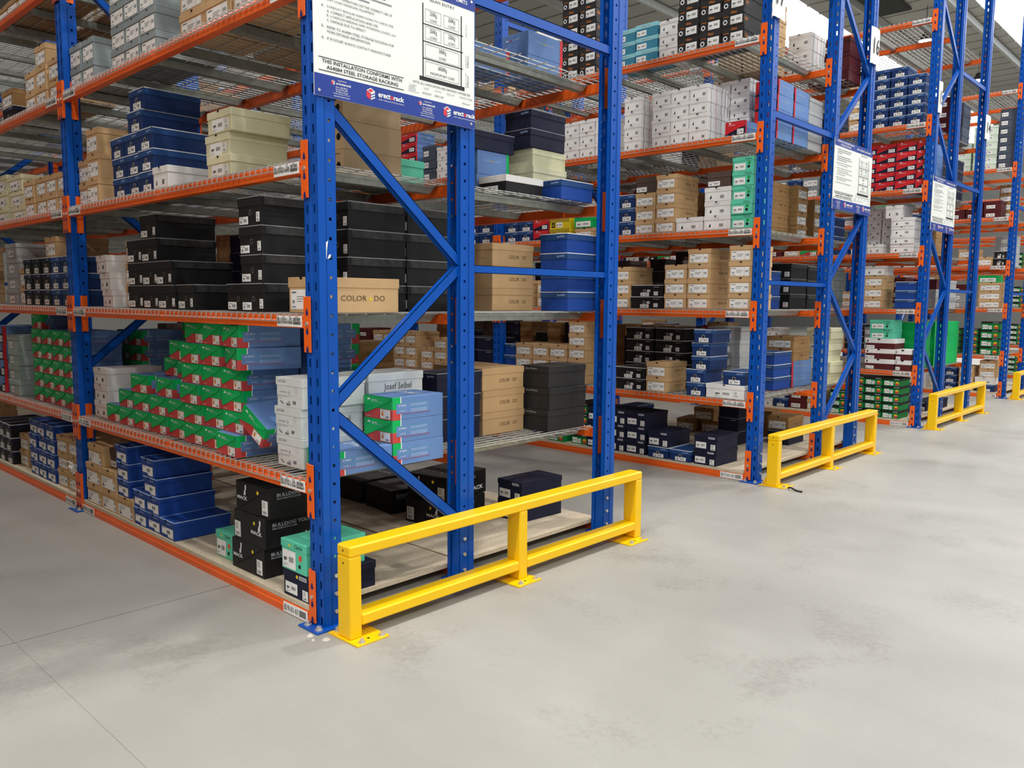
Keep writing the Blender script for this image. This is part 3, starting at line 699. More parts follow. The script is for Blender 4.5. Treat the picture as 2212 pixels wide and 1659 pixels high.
def d_mack(kind):
    def f(s):
        W, H, D = s.W, s.H, s.D; p = s.P('print'); F = s.front
        if kind != 1: p.poly(F, [(W*.10, H*.10), (W*.94, H*.96), (W*.95, H*.93), (W*.12, H*.085)], HOLE, .0012)
        def dog(u, v, h):     # seated bulldog badge
            p.poly(F, [(u, v), (u+.34*h, v), (u+.38*h, v+.5*h), (u+.48*h, v+.62*h), (u+.46*h, v+.98*h), (u+.30*h, v+h), (u+.2*h, v+.84*h), (u+.26*h, v+.66*h), (u+.06*h, v+.3*h)], WLINE, .0014)
        if kind == 1: dog(W*.78, H*.52, H*.38); p.text(F, 'MACK', W*.56, H*.38, W*.34, H*.12, WLINE, .03, .0014); s.N('label').sticker(F, W*.03, H*.1, W*.19, H*.52, 2); s.P('dot').disc(F, W*.66, H*.74, .009, YDOT)
        else: dog(W*.24, H*.56, H*.36); p.text(F, 'MACK', W*.05, H*.40, W*.30, H*.12, WLINE, .03, .0014); s.N('label').sticker(F, W*.78, H*.1, W*.17, H*.48, 2); s.P('dot').disc(F, W*.66, H*.76, .009, YDOT)
        for sd in (s.side, s.side2):
            p.text(sd, 'BULLDOG TOUGH', D*.10, H*.70, D*.62, H*.115, SILV, .02); p.text(sd, 'MACKBOOTS.COM', D*.10, H*.61, D*.34, H*.06, SILV, .01); p.text(sd, 'MACK', D*.56, H*.2, D*.36, H*.17, WLINE, .03)
        p.text(s.top, 'MACK', W*.2, D*.2, W*.5, D*.1, GREYP, .03)
    return f
def d_josef(s):
    W, H, D = s.W, s.H, s.D; p = s.P('print'); F = s.front
    p.text(s.lidf, 'Josef Seibel', W*.09, s.lh*.25, W*.30, s.lh*.55, GREYP, -.004); p.text(F, 'Josef Seibel', W*.13, H*.46, W*.27, H*.09, GREYP, -.004); p.disc(F, W*.48, H*.50, .008, GREYP, .001, 4); p.disc(F, W*.48, H*.50, .005, WH2, .0015, 4)
    q = s.P('label'); q.quad(F, W*.02, H*.40, W*.66, H*.405, GREYP); q.text(F, 'JOSEF SEIBEL MAVERICK 08', W*.06, H*.34, W*.42, H*.035, BLACKM); q.quad(F, W*.06, H*.29, W*.22, H*.30, GREYP)
    for v in range(7): q.quad(F, W*.015, H*(.05+.045*v), W*.05, H*(.075+.045*v), BLACKM)
    q.poly(F, [(W*.13, H*.18), (W*.17, H*.22), (W*.29, H*.12), (W*.28, H*.09), (W*.22, H*.1)], GREYP); q.text(F, '42', W*.45, H*.17, W*.06, H*.05, BLACKM)
    for i in range(6): q.quad(F, W*(.38+.025*i), H*.06, W*(.393+.025*i), H*.15, BLACKM); q.quad(F, W*(.62+.02*i), H*.13, W*(.63+.02*i), H*.24, BLACKM)
    p.ring(F, W*.75, H*.62, .010, .011, GREYP)
    for sd in (s.side, s.side2): p.text(sd, 'Josef Seibel', D*.28, H*.34, D*.50, H*.30, BLACKM, -.004); p.text(sd, 'the european comfort shoe', D*.34, H*.27, D*.44, H*.06, GREYP, 0)
def d_julius(s):
    for F in (s.lidf, s.lidb): s.N('print').text(F, 'Julius Marlow', s.W*.16, s.lh*.3, s.W*.42, s.lh*.42, SILV, .0)
def d_pro(s):
    W, H = s.W, s.H; s.hole(s.lidf, W*.45, s.lh, .012, True); s.P('print').quad(s.lidf, W*.62, s.lh*.25, W*.9, s.lh*.75, SILV, .0008); s.P('print').text(s.lidf, 'Ben Sherman'[:3]+' Brown', W*.65, s.lh*.36, W*.22, s.lh*.3, BLACKM, .0)
    s.N('label').sticker(s.front, W*.08, H*.12, W*.45, H*.42, 3, WHITEP); s.N('label').sticker(s.front, W*.72, H*.06, W*.2, H*.38, 2)
def d_pro1(s): d_pro(s); s.P('dot').disc(s.lidf, s.W*.55, s.lh*.5, .008, YDOT, .0014)
def d_uncut(s):
    W, H, D = s.W, s.H, s.D; p = s.P('print'); p.text(s.lidf, 'UNcut', W*.42, s.lh*.25, W*.26, s.lh*.45, ORP, .01); p.text(s.front, 'UNcut', W*.08, H*.58, W*.24, H*.1, ORP, .01)
    for sd in (s.side, s.side2): p.text(sd, 'UNcut', D*.06, H*.25, D*.14, H*.22, ORP, .01)
    s.N('label').sticker(s.front, W*.4, H*.1, W*.52, H*.5, 3); s.P('ring').ring(s.front, W*.17, H*.3, .010, .018, WLINE); s.hole(s.front, W*.17, H*.3, .010)
def d_teal(s):
    s.N('label').sticker(s.front, s.W*.06, s.H*.1, s.W*.44, s.H*.42, 3); s.P('print').text(s.lidf, 'lynx', s.W*.3, s.lh*.3, s.W*.4, s.lh*.3, RD)
def d_kick(s):
    W, H, D = s.W, s.H, s.D; s.N('label').sticker(s.front, W*.08, H*.1, W*.28, H*.5, 3); s.N('label').sticker(s.front, W*.39, H*.1, W*.18, H*.42, 1)
    p = s.P('print'); p.disc(s.front, W*.79, H*.34, H*.25, RD, .001); p.disc(s.front, W*.79, H*.37, H*.19, YE, .0016, 10, 0, math.pi); p.quad(s.lidf, W*.62, s.lh*.35, W*.92, s.lh*.6, SILV)
def d_yellow(s):
    W, H = s.W, s.H; p = s.P('print')
    for i in range(11): p.poly(s.lidf, [(W*(.02+.087*i), 0), (W*(.06+.087*i), 0), (W*(.09+.087*i), s.lh), (W*(.05+.087*i), s.lh)], PRK)
    p.quad(s.front, W*.1, H*.12, W*.28, H*.6, BLACKM); p.text(s.front, 'CAT', W*.12, H*.25, W*.14, H*.2, YE, .02, .0014); s.N('label').sticker(s.front, W*.34, H*.12, W*.3, H*.5, 3)
def d_hush(s):
    s.hole(s.lidf, s.W*.45, s.lh, .016, True); s.N('label').sticker(s.front, s.W*.03, s.H*.03, s.W*.28, s.H*.3, 3); s.P('print').poly(s.lidf, [(s.W*.05, s.lh*.2), (s.W*.10, s.lh*.2), (s.W*.10, s.lh*.7), (s.W*.06, s.lh*.75)], MA)
def d_tan(s):   # wavy tuck flap with thumb hole
    W, H = s.W, s.H; F = s.front; p = s.P('flap'); pts = []
    n = 14
    for i in range(n+1):
        t = i/n; pts.append((W*(.02+.9*t), H*(.12+.72/(1+math.exp(-(t-.55)*14)))))
    for (u0, v0), (u1, v1) in zip(pts, pts[1:]): p.face([F.p(u0, v0, .001), F.p(u1, v1, .001), F.p(u1, v1+.004, .004), F.p(u0, v0+.004, .004)], KRD)
    s.hole(F, W*.88, H*.45, .016); s.N('label').sticker(F, W*.5, H*.15, W*.2, H*.5, 2)

_KIND = {}
def K(name, *a, **k): _KIND[name] = (a, k)
K('kraft', .200, .120, .33, KR, KR, deco=d_kraft(), desc='kraft shoe box')
K('kraft_plain', .200, .120, .33, KRD, KRD, deco=d_kraft(), desc='brown kraft shoe box')
K('kraft_stepped', .235, .125, .315, KR, KR, deco=d_kraft1, desc='kraft step-labelled shoe box')
K('kraft_boot', .19, .145, .435, KR, KR, .042, deco=d_kraft(True, True), desc='long kraft COLORADO box')
K('navy', .185, .108, .31, NV, NVL, .034, deco=d_navy(), edge=WLINE, desc='navy shoe box')
K('navy_long', .20, .105, .275, BLU, NVL, .034, deco=d_navy(lab=False), edge=WLINE, desc='blue shoe box')
K('navy_plain', .20, .118, .32, NVD, NVD, .034, deco=d_navy(lab=False), edge=GREYP, desc='dark navy shoe box')
K('royal', .170, .098, .315, BLU, BLU, .026, deco=d_navy1, edge=BPL, desc='royal blue shoe box')
K('black', .190, .1215, .33, BK, BK, .04, deco=d_black, edge=GREYP, desc='black shoe box')
K('black_ring', .280, .098, .33, BK, BK, .03, deco=d_blacksf, edge=WLINE, desc='wide black shoe box')
K('green', .198, .1005, .293, SB, deco=d_green, desc='green shoe box')
K('dr', .178, .103, .265, SB, deco=d_dr(), desc='red and navy shoe box')
K('dr_blue', .20, .125, .29, SB, deco=d_dr(RED, SB), desc='slate blue shoe box')
K('dr_green', .20, .12, .24, SB, deco=d_dr(GN, SB), desc='slate blue green-edged shoe box')
K('white', .215, .10, .33, WH, WH, .034, deco=d_white(), desc='white shoe box')
K('craft', .165, .104, .30, WH, WH, .03, deco=d_craft, desc='striped white shoe box')
K('white_wide', .320, .105, .31, WH, WH, .034, deco=d_cream, desc='wide white shoe box')
K('cream', .225, .100, .30, CR, CR, .034, deco=d_cream, desc='cream shoe box')
K('slate', .188, .115, .33, SL, SL, .034, deco=d_slate, desc='slate shoe box')
K('grey', .26, .11, .33, GY, GY, .03, deco=d_label(1, (.3, .1, .4, .45)), desc='grey shoe box')
K('grey_green', .25, .11, .32, GG, GG, .035, deco=d_label(1, (.2, .15, .3, .4)), desc='grey-green shoe box')
K('mint', .180, .130, .30, MI, MI, .034, deco=d_mint, desc='mint green shoe box')
K('mint_dot', .176, .1025, .30, MI, MI, .03, deco=d_mintg, desc='mint shoe box with dots')
K('mack', .29, .14, .36, BK, deco=d_mack(0), desc='black MACK boot box')
K('mack_back', .29, .14, .36, BK, deco=d_mack(1), desc='black MACK boot box')
K('josef', .212, .129, .325, WH2, WH2, .036, deco=d_josef, desc='white Josef Seibel shoe box')
K('julius', .21, .121, .33, BKG, BKG, .036, deco=d_julius, desc='charcoal Julius Marlow shoe box')
K('pro', .20, .115, .34, NVD, NVD, .03, deco=d_pro, desc='midnight navy shoe box')
K('pro_dot', .205, .115, .34, NVD, NVD, .034, deco=d_pro1, desc='midnight shoe box with dot')
K('uncut', .182, .115, .31, BKG, BKG, .04, deco=d_uncut, desc='charcoal orange-lettered shoe box')
K('teal', .205, .098, .30, TE, TEL, .034, deco=d_teal, desc='teal shoe box')
K('maroon', .22, .115, .30, MA, MA, .034, deco=d_label(3, (.15, .1, .5, .4)), desc='maroon shoe box')
K('kick', .19, .092, .30, GN2, BK, .026, deco=d_kick, desc='green black-lidded shoe box')
K('green_big', .34, .17, .46, GN, deco=None, desc='large green shoe box')
K('yellow', .235, .10, .32, YE, YE, .03, deco=d_yellow, desc='yellow shoe box')
K('green_white', .20, .10, .30, GN, GN, .03, deco=d_label(3, (.1, .08, .8, .55)), desc='green white-labelled shoe box')
K('hush', .30, .112, .30, MA, WH, .05, deco=d_hush, desc='maroon white-lidded shoe box')
K('tan', .31, .126, .33, TN, deco=d_tan, desc='large tan shoe box')
K('brown', .195, .12, .31, card('brown', '54453d'), card('brown', '54453d'), .045, deco=d_label(1, (.05, .08, .5, .3)), desc='dark brown shoe box')
K('mono', .20, .10, .29, BK, WH, .034, deco=d_label(1, (.2, .08, .5, .4)), desc='black white-lidded shoe box')
K('pale_mint', .30, .10, .30, PM, PM, .03, deco=d_label(1, (.5, .1, .3, .5)), desc='pale mint shoe box')
K('slate_dark', .195, .115, .30, card('slate_dark', '4d5564'), card('slate_dark', '4d5564'), .034, deco=d_label(3, (.1, .1, .4, .45)), desc='dark slate shoe box')
K('midnight_tag', .17, .105, .31, BK, NVD, .03, deco=d_navy(), edge=WLINE, desc='black tagged shoe box')
_C = {}
def kind(name, **dim):
    key = (name, tuple(sorted(dim.items())))
    if key not in _C:
        a, k = _KIND[name]; W, H, D = a[:3]
        _C[key] = Box(dim.get('W', W), dim.get('H', H), dim.get('D', D), *a[3:], **k)
    return _C[key]
ORD = ['bottom', 'second', 'third', 'fourth', 'fifth', 'sixth', 'seventh', 'eighth', 'ninth', 'tenth']
NB = [0]
def put(b, x0, y0, z, label, group, rot=0, jit=None, rx=0.):
    """x0, y0: low corner of the footprint"""
    dx, dy = (b.D, b.W) if rot % 180 == 0 else (b.W, b.D)
    jit = random.uniform(-.6, .6) if jit is None else jit
    t = thing(b.name, label, b.cat, (x0+dx/2, y0+dy/2, z), (math.radians(rx), 0, math.radians(rot+jit)), group)
    for k, me in b.parts.items(): link(k.split('#')[0], me, t)
    NB[0] += 1; return t
def stack(name, x0, y0, z, n, where, rot=0, jx=.006, jy=.0, jit=None, **dim):
    """n boxes on top of each other; where = place of the stack"""
    b = kind(name, **dim)
    for i in range(n):
        o = '' if n == 1 else (', top of stack' if i == n-1 else f', {ORD[i]} of stack' if i == 0 else f', {ORD[i]} up in stack')
        ys = y0[i] if isinstance(y0, (list, tuple)) else y0+random.uniform(-jy, jy)
        put(b, x0+random.uniform(-jx, jx), ys, z+i*(b.H+.0006), f'{b.desc}{o} {where}', f'{b.desc} stack {where}', rot, jit)
def pile(name, items, z, where, rot=0, jx=.004, **dim):
    """items (x0, y0, row[, jit]) of look-alikes in one pile; columns counted from the end frame"""
    b = kind(name, **dim); row = {}
    for it in items: row.setdefault(it[2], []).append(it[1])
    for it in items:
        x0, y0, r = it[:3]; c = sorted(row[r]).index(y0)
        cn = '' if len(row[r]) == 1 else f', {("first",)[0] if c == 0 else ORD[c]} from end frame'
        put(b, x0+random.uniform(-jx, jx), y0, z+r*(b.H+.0006), f'{b.desc}, {ORD[r]} row{cn} {where}', f'{b.desc} pile {where}', rot, it[3] if len(it) > 3 else None)
def cols(name, x0, ys, rows, z, where, **k):
    pile(name, [(x0, y, r) for y, n in zip(ys, rows) for r in range(n)], z, where, **k)

# ---- rack B19, first bay
Z = ZS
w1 = 'on board B19-01-01'
pile('kraft_stepped', [(.0, 1.832, 0), (.0, 2.07, 0), (.0, 2.308, 0), (.0, 2.07, 1), (.0, 2.308, 1), (.0, 2.262, 2)], Z[1], w1, jx=.002)
stack('brown', .03, 2.075, Z[1]+.2515, 1, 'wedged beside kraft boxes', W=.17)
pile('royal', [(0, 1.319, 0), (0, 1.490, 0), (0, 1.661, 0), (0, 1.490, 1), (0, 1.661, 1), (0, 1.515, 2), (0, 1.545, 3)], Z[1], w1, jx=.002)
pile('royal', [(0, 1.888, 0), (0, 1.886, 1), (0, 1.89, 2)], Z[1]+.126, 'on top of kraft boxes', jx=.002)
stack('mint', .05, .80, Z[1], 1, 'left of the black boot boxes', W=.172)
put(kind('mack'), .03, .474, Z[1], 'black MACK boot box with diagonal flap, bottom of three '+w1, 'MACK boot boxes', jit=0)
put(kind('mack_back'), .03, .45, Z[1]+.1406, 'black MACK boot box with smooth end, middle of three '+w1, 'MACK boot boxes', jit=-1)
put(kind('mack'), .035, .43, Z[1]+.2812, 'black MACK boot box with diagonal flap, top of three '+w1, 'MACK boot boxes', jit=1)
stack('pro_dot', .0, .062, Z[1], 1, 'under a mint box beside the corner upright', jit=0)
stack('mint', .0, .078, Z[1]+.1156, 1, 'on a navy box beside the corner upright', jit=0, W=.195)
for i, (x, y) in enumerate(((1.14, 1.62), (1.16, 1.28), (1.14, .93))): put(kind('mack_back'), x, y, Z[1], f'black MACK boot box deep on B19 bottom board, {("third", "second", "first")[i]} from end frame', 'boot boxes deep on the B19 bottom board', 180, 4-5*i)
put(kind('mack_back'), 1.12, .52, Z[1], 'black MACK boot box behind the middle B19 upright, lower of two', 'boot boxes deep on the B19 bottom board', 0, 6)
put(kind('mack'), 1.14, .53, Z[1]+.1406, 'black MACK boot box behind the middle B19 upright, upper of two', 'boot boxes deep on the B19 bottom board', 0, 8)
stack('pro', 1.53, .27, Z[1], 2, 'near the barrier post on the B19 bottom board', jit=-3)

w2 = 'on shelf B19-01-02'
stack('white', .05, [2.285, 2.287, 2.288], Z[2], 3, 'beside green pile '+w2, jit=0)
pile('green', [(.05, 2.083, 0), (.045, 1.882, 0), (.045, 1.680, 0), (.05, 1.470, 0), (.06, 1.266, 0), (.045, 1.058, 0), (.05, .858, 0), (.01, .648, 0, -2),
    (.05, 1.90, 1), (.05, 1.695, 1), (.05, 1.476, 1), (.06, 1.27, 1), (.045, 1.056, 1), (.055, .8545, 1, 0), (.055, .656, 1, 0),
    (.05, 1.712, 2, 2), (.06, 1.41, 2), (.035, 1.069, 2), (.05, .866, 2), (.05, .664, 2),
    (.15, 1.50, 3), (.12, 1.290, 3), (.045, 1.062, 3), (.05, .862, 3), (.05, .662, 3),
    (.1, 1.32, 4), (.04, 1.066, 4), (.05, .856, 4), (.02, .572, 4, -14),
    (.06, 1.04, 5), (.045, .83, 5, -3), (.02, .585, 5, -8)], Z[2], 'front pile '+w2)
cols('green', .45, (1.50, 1.71, 1.92), (5, 6, 6), Z[2], 'second rank '+w2)
cols('green', .36, (.60, .80), (6, 6), Z[2], 'rear rank '+w2, rot=180)
put(kind('green'), .02, .460, Z[2]+.120, 'green and red shoe box tilted against white Josef Seibel boxes', None, 0, 3, 30)
stack('josef', .075, [.207, .222, .205], Z[2], 3, 'beside the corner upright', jx=.002, jit=0)
stack('josef', .42, .212, Z[2], 3, 'behind the front Josef Seibel stack', jx=.002, jit=0)
put(kind('green'), .097, .004, Z[2], 'green and red shoe box alone inside the corner upright', None, jit=0)
stack('green', .394, .004, Z[2], 3, 'on shelf edge behind the corner upright', jit=0, jx=.002)
stack('navy_plain', .905, .30, Z[2], 3, 'behind the middle B19 upright', rot=180, jit=0)
stack('kraft', 1.235, .30, Z[2], 3, 'left of Julius Marlow boxes', rot=180, jit=0, jx=.003)
stack('kraft', 1.25, .52, Z[2], 3, 'rear '+w2, rot=180)
stack('julius', 1.585, [.135, .13, .138], Z[2], 3, 'on wire shelf B19-01-02', jit=0, jx=.004)

w3 = 'on shelf B19-01-03'
stack('white', .05, [2.10, 2.13, 2.17], Z[3], 3, 'left of black boxes '+w3, jit=-6)
stack('kraft', .10, [1.872, 1.875, 1.878], Z[3], 3, 'between white and black boxes '+w3, W=.19, H=.126)
pile('black', [(.03, 1.672, 0), (.03, 1.480, 0), (.02, 1.268, 0, 2), (.0, 1.0, 0, -3), (.03, .562, 0), (.0, .369, 0), (.03, 1.672, 1), (.03, 1.480, 1), (.02, 1.286, 1), (.03, 1.675, 2), (.03, 1.482, 2), (.03, 1.486, 3),
    (.0, .372, 1, -1), (.0, .374, 2, 0), (.0, .38, 3, 0), (.15, .575, 1), (.15, .576, 2), (.15, .578, 3)], Z[3], 'front pile '+w3, jx=.002)
cols('black', .345, (.25,), (4,), Z[3], 'behind COLORADO box '+w3)
cols('black', .685, (.25,), (4,), Z[3], 'beside the middle upright '+w3)
cols('black', .50, (.46, .66), (4, 4), Z[3], 'second rank '+w3)
put(kind('kraft_boot'), .04, .052, Z[3], 'long kraft box lettered COLORADO beside the corner upright', None, jit=0)
stack('kraft', 1.305, .30, Z[3], 3, 'at the rear '+w3, rot=180, jit=0, jx=.003)
stack('kraft', 1.60, .56, Z[3], 3, 'behind blue boxes '+w3, rot=90, H=.124)
stack('navy_long', 1.645, [.06, .058, .062, .066], Z[3], 4, w3, jit=0, jx=.004)

w4 = 'on shelf B19-01-04'
stack('kraft', .04, 2.24, Z[4], 3, 'near the second upright '+w4, W=.185, H=.143)
stack('kraft', .05, 2.43, Z[4], 2, 'by second upright '+w4, W=.17, H=.136)
pile('navy', [(.04, 1.85, 0), (.04, 1.661, 0), (.03, 1.474, 0), (.04, 1.848, 1), (.04, 1.656, 1), (.03, 1.467, 1), (.04, 1.868, 2, -2), (.04, 1.672, 2), (.03, 1.484, 2), (.04, 1.615, 3), (.04, 1.597, 4)], Z[4], w4)
stack('white', .02, 1.285, Z[4], 1, 'against navy boxes '+w4, W=.178, H=.112, jit=0)
stack('cream', .04, [.686, .714, .677], Z[4], 3, 'above beam label B19-01-04', jit=0)
stack('tan', .39, .335, Z[4], 3, 'behind the corner upright '+w4, jit=0, jx=.002)
stack('mint', .745, .40, Z[4], 1, 'right of tan boxes '+w4, rot=270, W=.175, H=.14)
stack('dr_green', 1.27, .38, Z[4], 2, 'left of cream boxes '+w4, rot=180, H=.125, jit=0)
stack('navy_plain', 1.22, .37, Z[4]+.2512, 1, 'on slate blue boxes '+w4, rot=180, H=.1)
stack('mono', 1.27, .165, Z[4], 1, 'beside cream boxes '+w4, jit=0)
stack('cream', 1.635, [.315, .305, .32], Z[4], 3, 'behind a blue box '+w4, rot=180, jit=0, D=.29)
stack('navy_plain', 1.61, .31, Z[4]+.302, 2, 'on top of cream boxes '+w4, rot=180, H=.102, D=.3, jit=0, jx=.003)
put(kind('navy_long'), 1.60, .075, Z[4], 'blue shoe box with white lid edge alone at the rear of shelf B19-01-04', None, jit=0)

w5 = 'on shelf B19-01-05'
cols('slate', .04, (2.236, 2.426), (2, 2), Z[5], 'by second upright '+w5, H=.128, W=.178)
cols('slate', .04, (1.80, 1.61, 1.42), (4, 4, 4), Z[5], w5)
cols('kraft', .04, (.905, .65, .39, .13), (3, 3, 3, 2), Z[5], w5, W=.248, H=.115)
cols('kraft', .42, (.905, .65, .39), (3, 3, 3), Z[5], 'second rank '+w5, W=.248, H=.115)
stack('dr_blue', 1.61, .33, Z[5], 2, 'at the rear of shelf B19-01-05', rot=180, jit=0)
stack('dr_blue', 1.24, .40, Z[5]+.0005, 1, 'behind slate blue pair '+w5, rot=180, jit=0)
for y in (.2, .5, .8): put(kind('kraft_plain', W=.25), .05, y, Z[6], f'brown kraft shoe box on highest B19 shelf, {ORD[round((y-.2)/.3)].replace("bottom", "first")} from end frame', 'kraft boxes on the highest B19 shelf')
# ---- rack B19, second bay
v = 'B19 bay two'
cols('kraft', .04, (2.79, 3.04, 3.26), (2, 3, 2), Z[5], 'fifth shelf '+v, W=.205, H=.128)
stack('midnight_tag', .06, 3.80, Z[5], 1, 'fifth shelf '+v, W=.25, H=.12); stack('kraft_plain', .06, 3.82, Z[5]+.1206, 1, 'on a black box '+v, W=.26)
cols('kraft', .04, (2.735, 2.94, 3.15, 3.39), (2, 2, 2, 2), Z[4], 'fourth shelf '+v, W=.2)
stack('cream', .1, [3.80, 3.82, 3.84], Z[4], 3, 'fourth shelf '+v, W=.32, H=.11); stack('cream', .1, 4.19, Z[4], 3, 'far fourth shelf '+v, W=.3, H=.12)
cols('midnight_tag', .04, (3.535, 3.345, 3.15), (3, 3, 3), Z[3], 'third shelf '+v); cols('navy', .04, (2.965, 2.775), (3, 3), Z[3], 'third shelf '+v, H=.105, W=.18)
stack('kraft', .05, 3.03, Z[3]+.318, 1, 'topmost third shelf '+v, H=.13, W=.22); stack('kraft', .06, 3.715, Z[3], 2, 'third shelf '+v, H=.128, W=.15)
stack('grey', .05, [3.89, 3.88, 3.89, 3.9], Z[3], 4, 'third shelf '+v)
stack('grey_green', .04, [3.92, 3.93, 3.915, 3.93], Z[2], 4, 'second shelf '+v); cols('dr_blue', .03, (4.25, 4.46), (4, 4), Z[2], 'second shelf '+v)
cols('green', .06, (3.45, 3.24, 3.03, 2.82), (6, 5, 5, 5), Z[2], 'second shelf '+v); cols('green', .46, (2.76, 2.97), (5, 5), Z[2], 'second rank second shelf '+v)
cols('royal', .02, (3.17, 3.35, 3.53), (4, 4, 4), Z[1], 'bottom board '+v); cols('midnight_tag', .01, (4.09, 4.27, 4.45), (3, 3, 3), Z[1], 'bottom board '+v, H=.1)
cols('kraft', .03, (2.75, 2.955), (3, 3), Z[1], 'bottom board '+v, H=.115); stack('kraft', .06, 3.88, Z[1], 2, 'far bottom board '+v)
for lv in (2, 3, 4, 5): cols('kraft_plain', .9, (2.8, 3.1, 3.4, 3.7), (2, 3, 2, 3), Z[lv], f'deep {NUMW[lv]} shelf '+v, rot=180)
cols('kraft_plain', .05, (2.8, 3.05, 3.3, 3.55, 3.8), (1, 1, 1, 1, 1), Z[6], 'top shelf '+v, W=.23); cols('kraft_plain', .45, (2.8, 3.05, 3.3, 3.55, 3.8), (1, 1, 1, 1, 1), Z[6], 'top shelf rear '+v, W=.23)

# ---- rack B17
X = RXS['B17']; F0 = X+.04
w = 'on shelf B17-01-06'
cols('uncut', F0, (.205, .392, .579), (6, 6, 6), Z[6], w); stack('craft', F0, .765, Z[6], 3, w, H=.094); stack('teal', F0, .945, Z[6], 3, w); stack('teal', F0+.02, 1.165, Z[6], 3, 'behind the far upright '+w, W=.2)
cols('uncut', F0, (1.55, 1.74), (6, 6), Z[6], 'further along '+w); cols('white', F0, (1.96, 2.2), (3, 4), Z[6], 'further along '+w, H=.12)
cols('kraft', X+.85, (.42, .65), (5, 5), Z[6], 'deep '+w, rot=180, H=.113, W=.22); 
stack('craft', X+1.22, .22, Z[6], 3, 'beside maroon boxes '+w, rot=0, H=.113, W=.2); stack('maroon', X+1.62, .05, Z[6], 3, 'at end frame '+w, H=.12, W=.36, D=.27)
w = 'on shelf B17-01-05'
cols('craft', F0, (1.082, .812, .645, .478), (4, 4, 4, 4), Z[5], w); cols('craft', F0+.31, (.30, .47, .64), (5, 5, 5), Z[5], 'second rank '+w, H=.097)
pile('dr', [(F0, .165, 0)], Z[5], 'near the upright '+w, W=.16)
cols('dr', X+.31, (.055,), (4,), Z[5], 'behind the upright '+w, H=.107); cols('dr', X+.59, (.055,), (4,), Z[5], 'further behind the upright '+w, H=.104)
cols('craft', F0, (1.38, 1.55, 1.72), (3, 3, 3), Z[5], 'further along '+w); cols('dr', F0, (3.88,), (5,), Z[5], 'far '+w, W=.25); stack('slate_dark', F0, 3.58, Z[5], 3, 'far '+w); stack('craft', F0, 3.37, Z[5], 3, 'far '+w, W=.19)
stack('grey', X+.88, .06, Z[5], 4, 'deep '+w, H=.1, D=.28); stack('navy_plain', X+1.3, .1, Z[5], 3, 'deep '+w); stack('kraft', X+1.62, .3, Z[5], 4, 'deep '+w)
cols('white', F0+.5, (1.2, 1.5, 1.8), (3, 3, 3), Z[5], 'second rank '+w)
w = 'on shelf B17-01-04'
stack('navy', F0, 1.125, Z[4], 3, w, W=.165); stack('kraft', F0, .93, Z[4], 3, 'under a brown box '+w, H=.108, W=.19); stack('brown', F0, .925, Z[4]+.3265, 1, 'on kraft boxes '+w, H=.125)
stack('kraft', F0, .733, Z[4], 4, 'with COLORADO lettering '+w, H=.113, W=.19); stack('white', F0, .492, Z[4], 1, 'wide '+w, H=.105, W=.236); stack('white', F0, .264, Z[4], 3, 'beside mint boxes '+w, H=.105, W=.222)
stack('brown', F0, .27, Z[4]+.318, 1, 'on white boxes '+w, H=.112); stack('mint_dot', F0, .083, Z[4], 5, 'above beam label B17-01-04', jx=.008)
cols('navy', F0, (2.42, 2.24), (2, 2), Z[4], 'further along '+w, W=.175, H=.09); stack('dr', F0, 2.05, Z[4], 2, 'further along '+w, H=.09); cols('yellow', F0, (1.80,), (2,), Z[4], 'further along '+w, H=.09); stack('kraft', F0, 1.55, Z[4], 1, 'under a green box '+w, H=.085); stack('green_white', F0, 1.55, Z[4]+.0856, 1, w, H=.085)
stack('kraft_plain', X+.78, .30, Z[4], 4, 'deep '+w, rot=180, H=.108); stack('kraft_plain', X+1.19, .26, Z[4], 4, 'at the end frame '+w, rot=90, H=.11); stack('kraft_plain', X+1.58, .28, Z[4], 3, 'at the inner end frame '+w, rot=90)
cols('kraft_plain', F0+.4, (.5, .8), (3, 3), Z[4], 'second rank '+w); stack('pale_mint', X+.9, .75, Z[4], 4, 'deep '+w); stack('dr', X+1.2, .62, Z[4], 4, 'deep '+w)
w = 'on shelf B17-01-03'
stack('kraft', F0, 1.15, Z[3], 3, 'against the far upright '+w, H=.113, W=.18); stack('black_ring', F0, .836, Z[3], 2, 'between kraft stacks '+w, W=.305, H=.094); stack('kraft', F0, .622, Z[3], 3, 'beside black boxes '+w, H=.115)
stack('kraft', F0, .414, Z[3], 4, 'in the middle '+w, H=.115); stack('black_ring', F0+.36, .70, Z[3], 4, 'second rank '+w, W=.25, H=.118); stack('kraft', F0, .07, Z[3], 4, 'above beam label B17-01-03', H=.1185, W=.19)
cols('navy_long', X+.80, (.33,), (3,), Z[3], 'deep '+w, rot=180); cols('black', X+1.20, (.30,), (3,), Z[3], 'at the end frame '+w, H=.13, W=.3); cols('black', X+1.55, (.30,), (3,), Z[3], 'at the inner end frame '+w, H=.125, W=.3)
cols('kraft', F0+.02, (1.5, 1.75, 2.0, 2.25), (2, 3, 2, 2), Z[3], 'further along '+w)
w = 'on shelf B17-01-02'
stack('black_ring', X-.005, .955, Z[2], 2, 'in front '+w, W=.29, H=.092, D=.3); cols('black_ring', F0+.27, (1.09, .79), (5, 5), Z[2], 'second rank '+w, H=.1)
stack('kraft', X-.005, .745, Z[2], 2, 'between black and blue boxes '+w, D=.3); stack('navy', X-.005, [.405, .41, .365, .368, .345], Z[2], 5, w, W=.165, H=.1025, D=.27)
stack('white_wide', X+.0, .075, Z[2], 1, w, jit=0); stack('navy', X+.01, .078, Z[2]+.1056, 1, 'on a wide white box '+w, H=.102, jit=0)
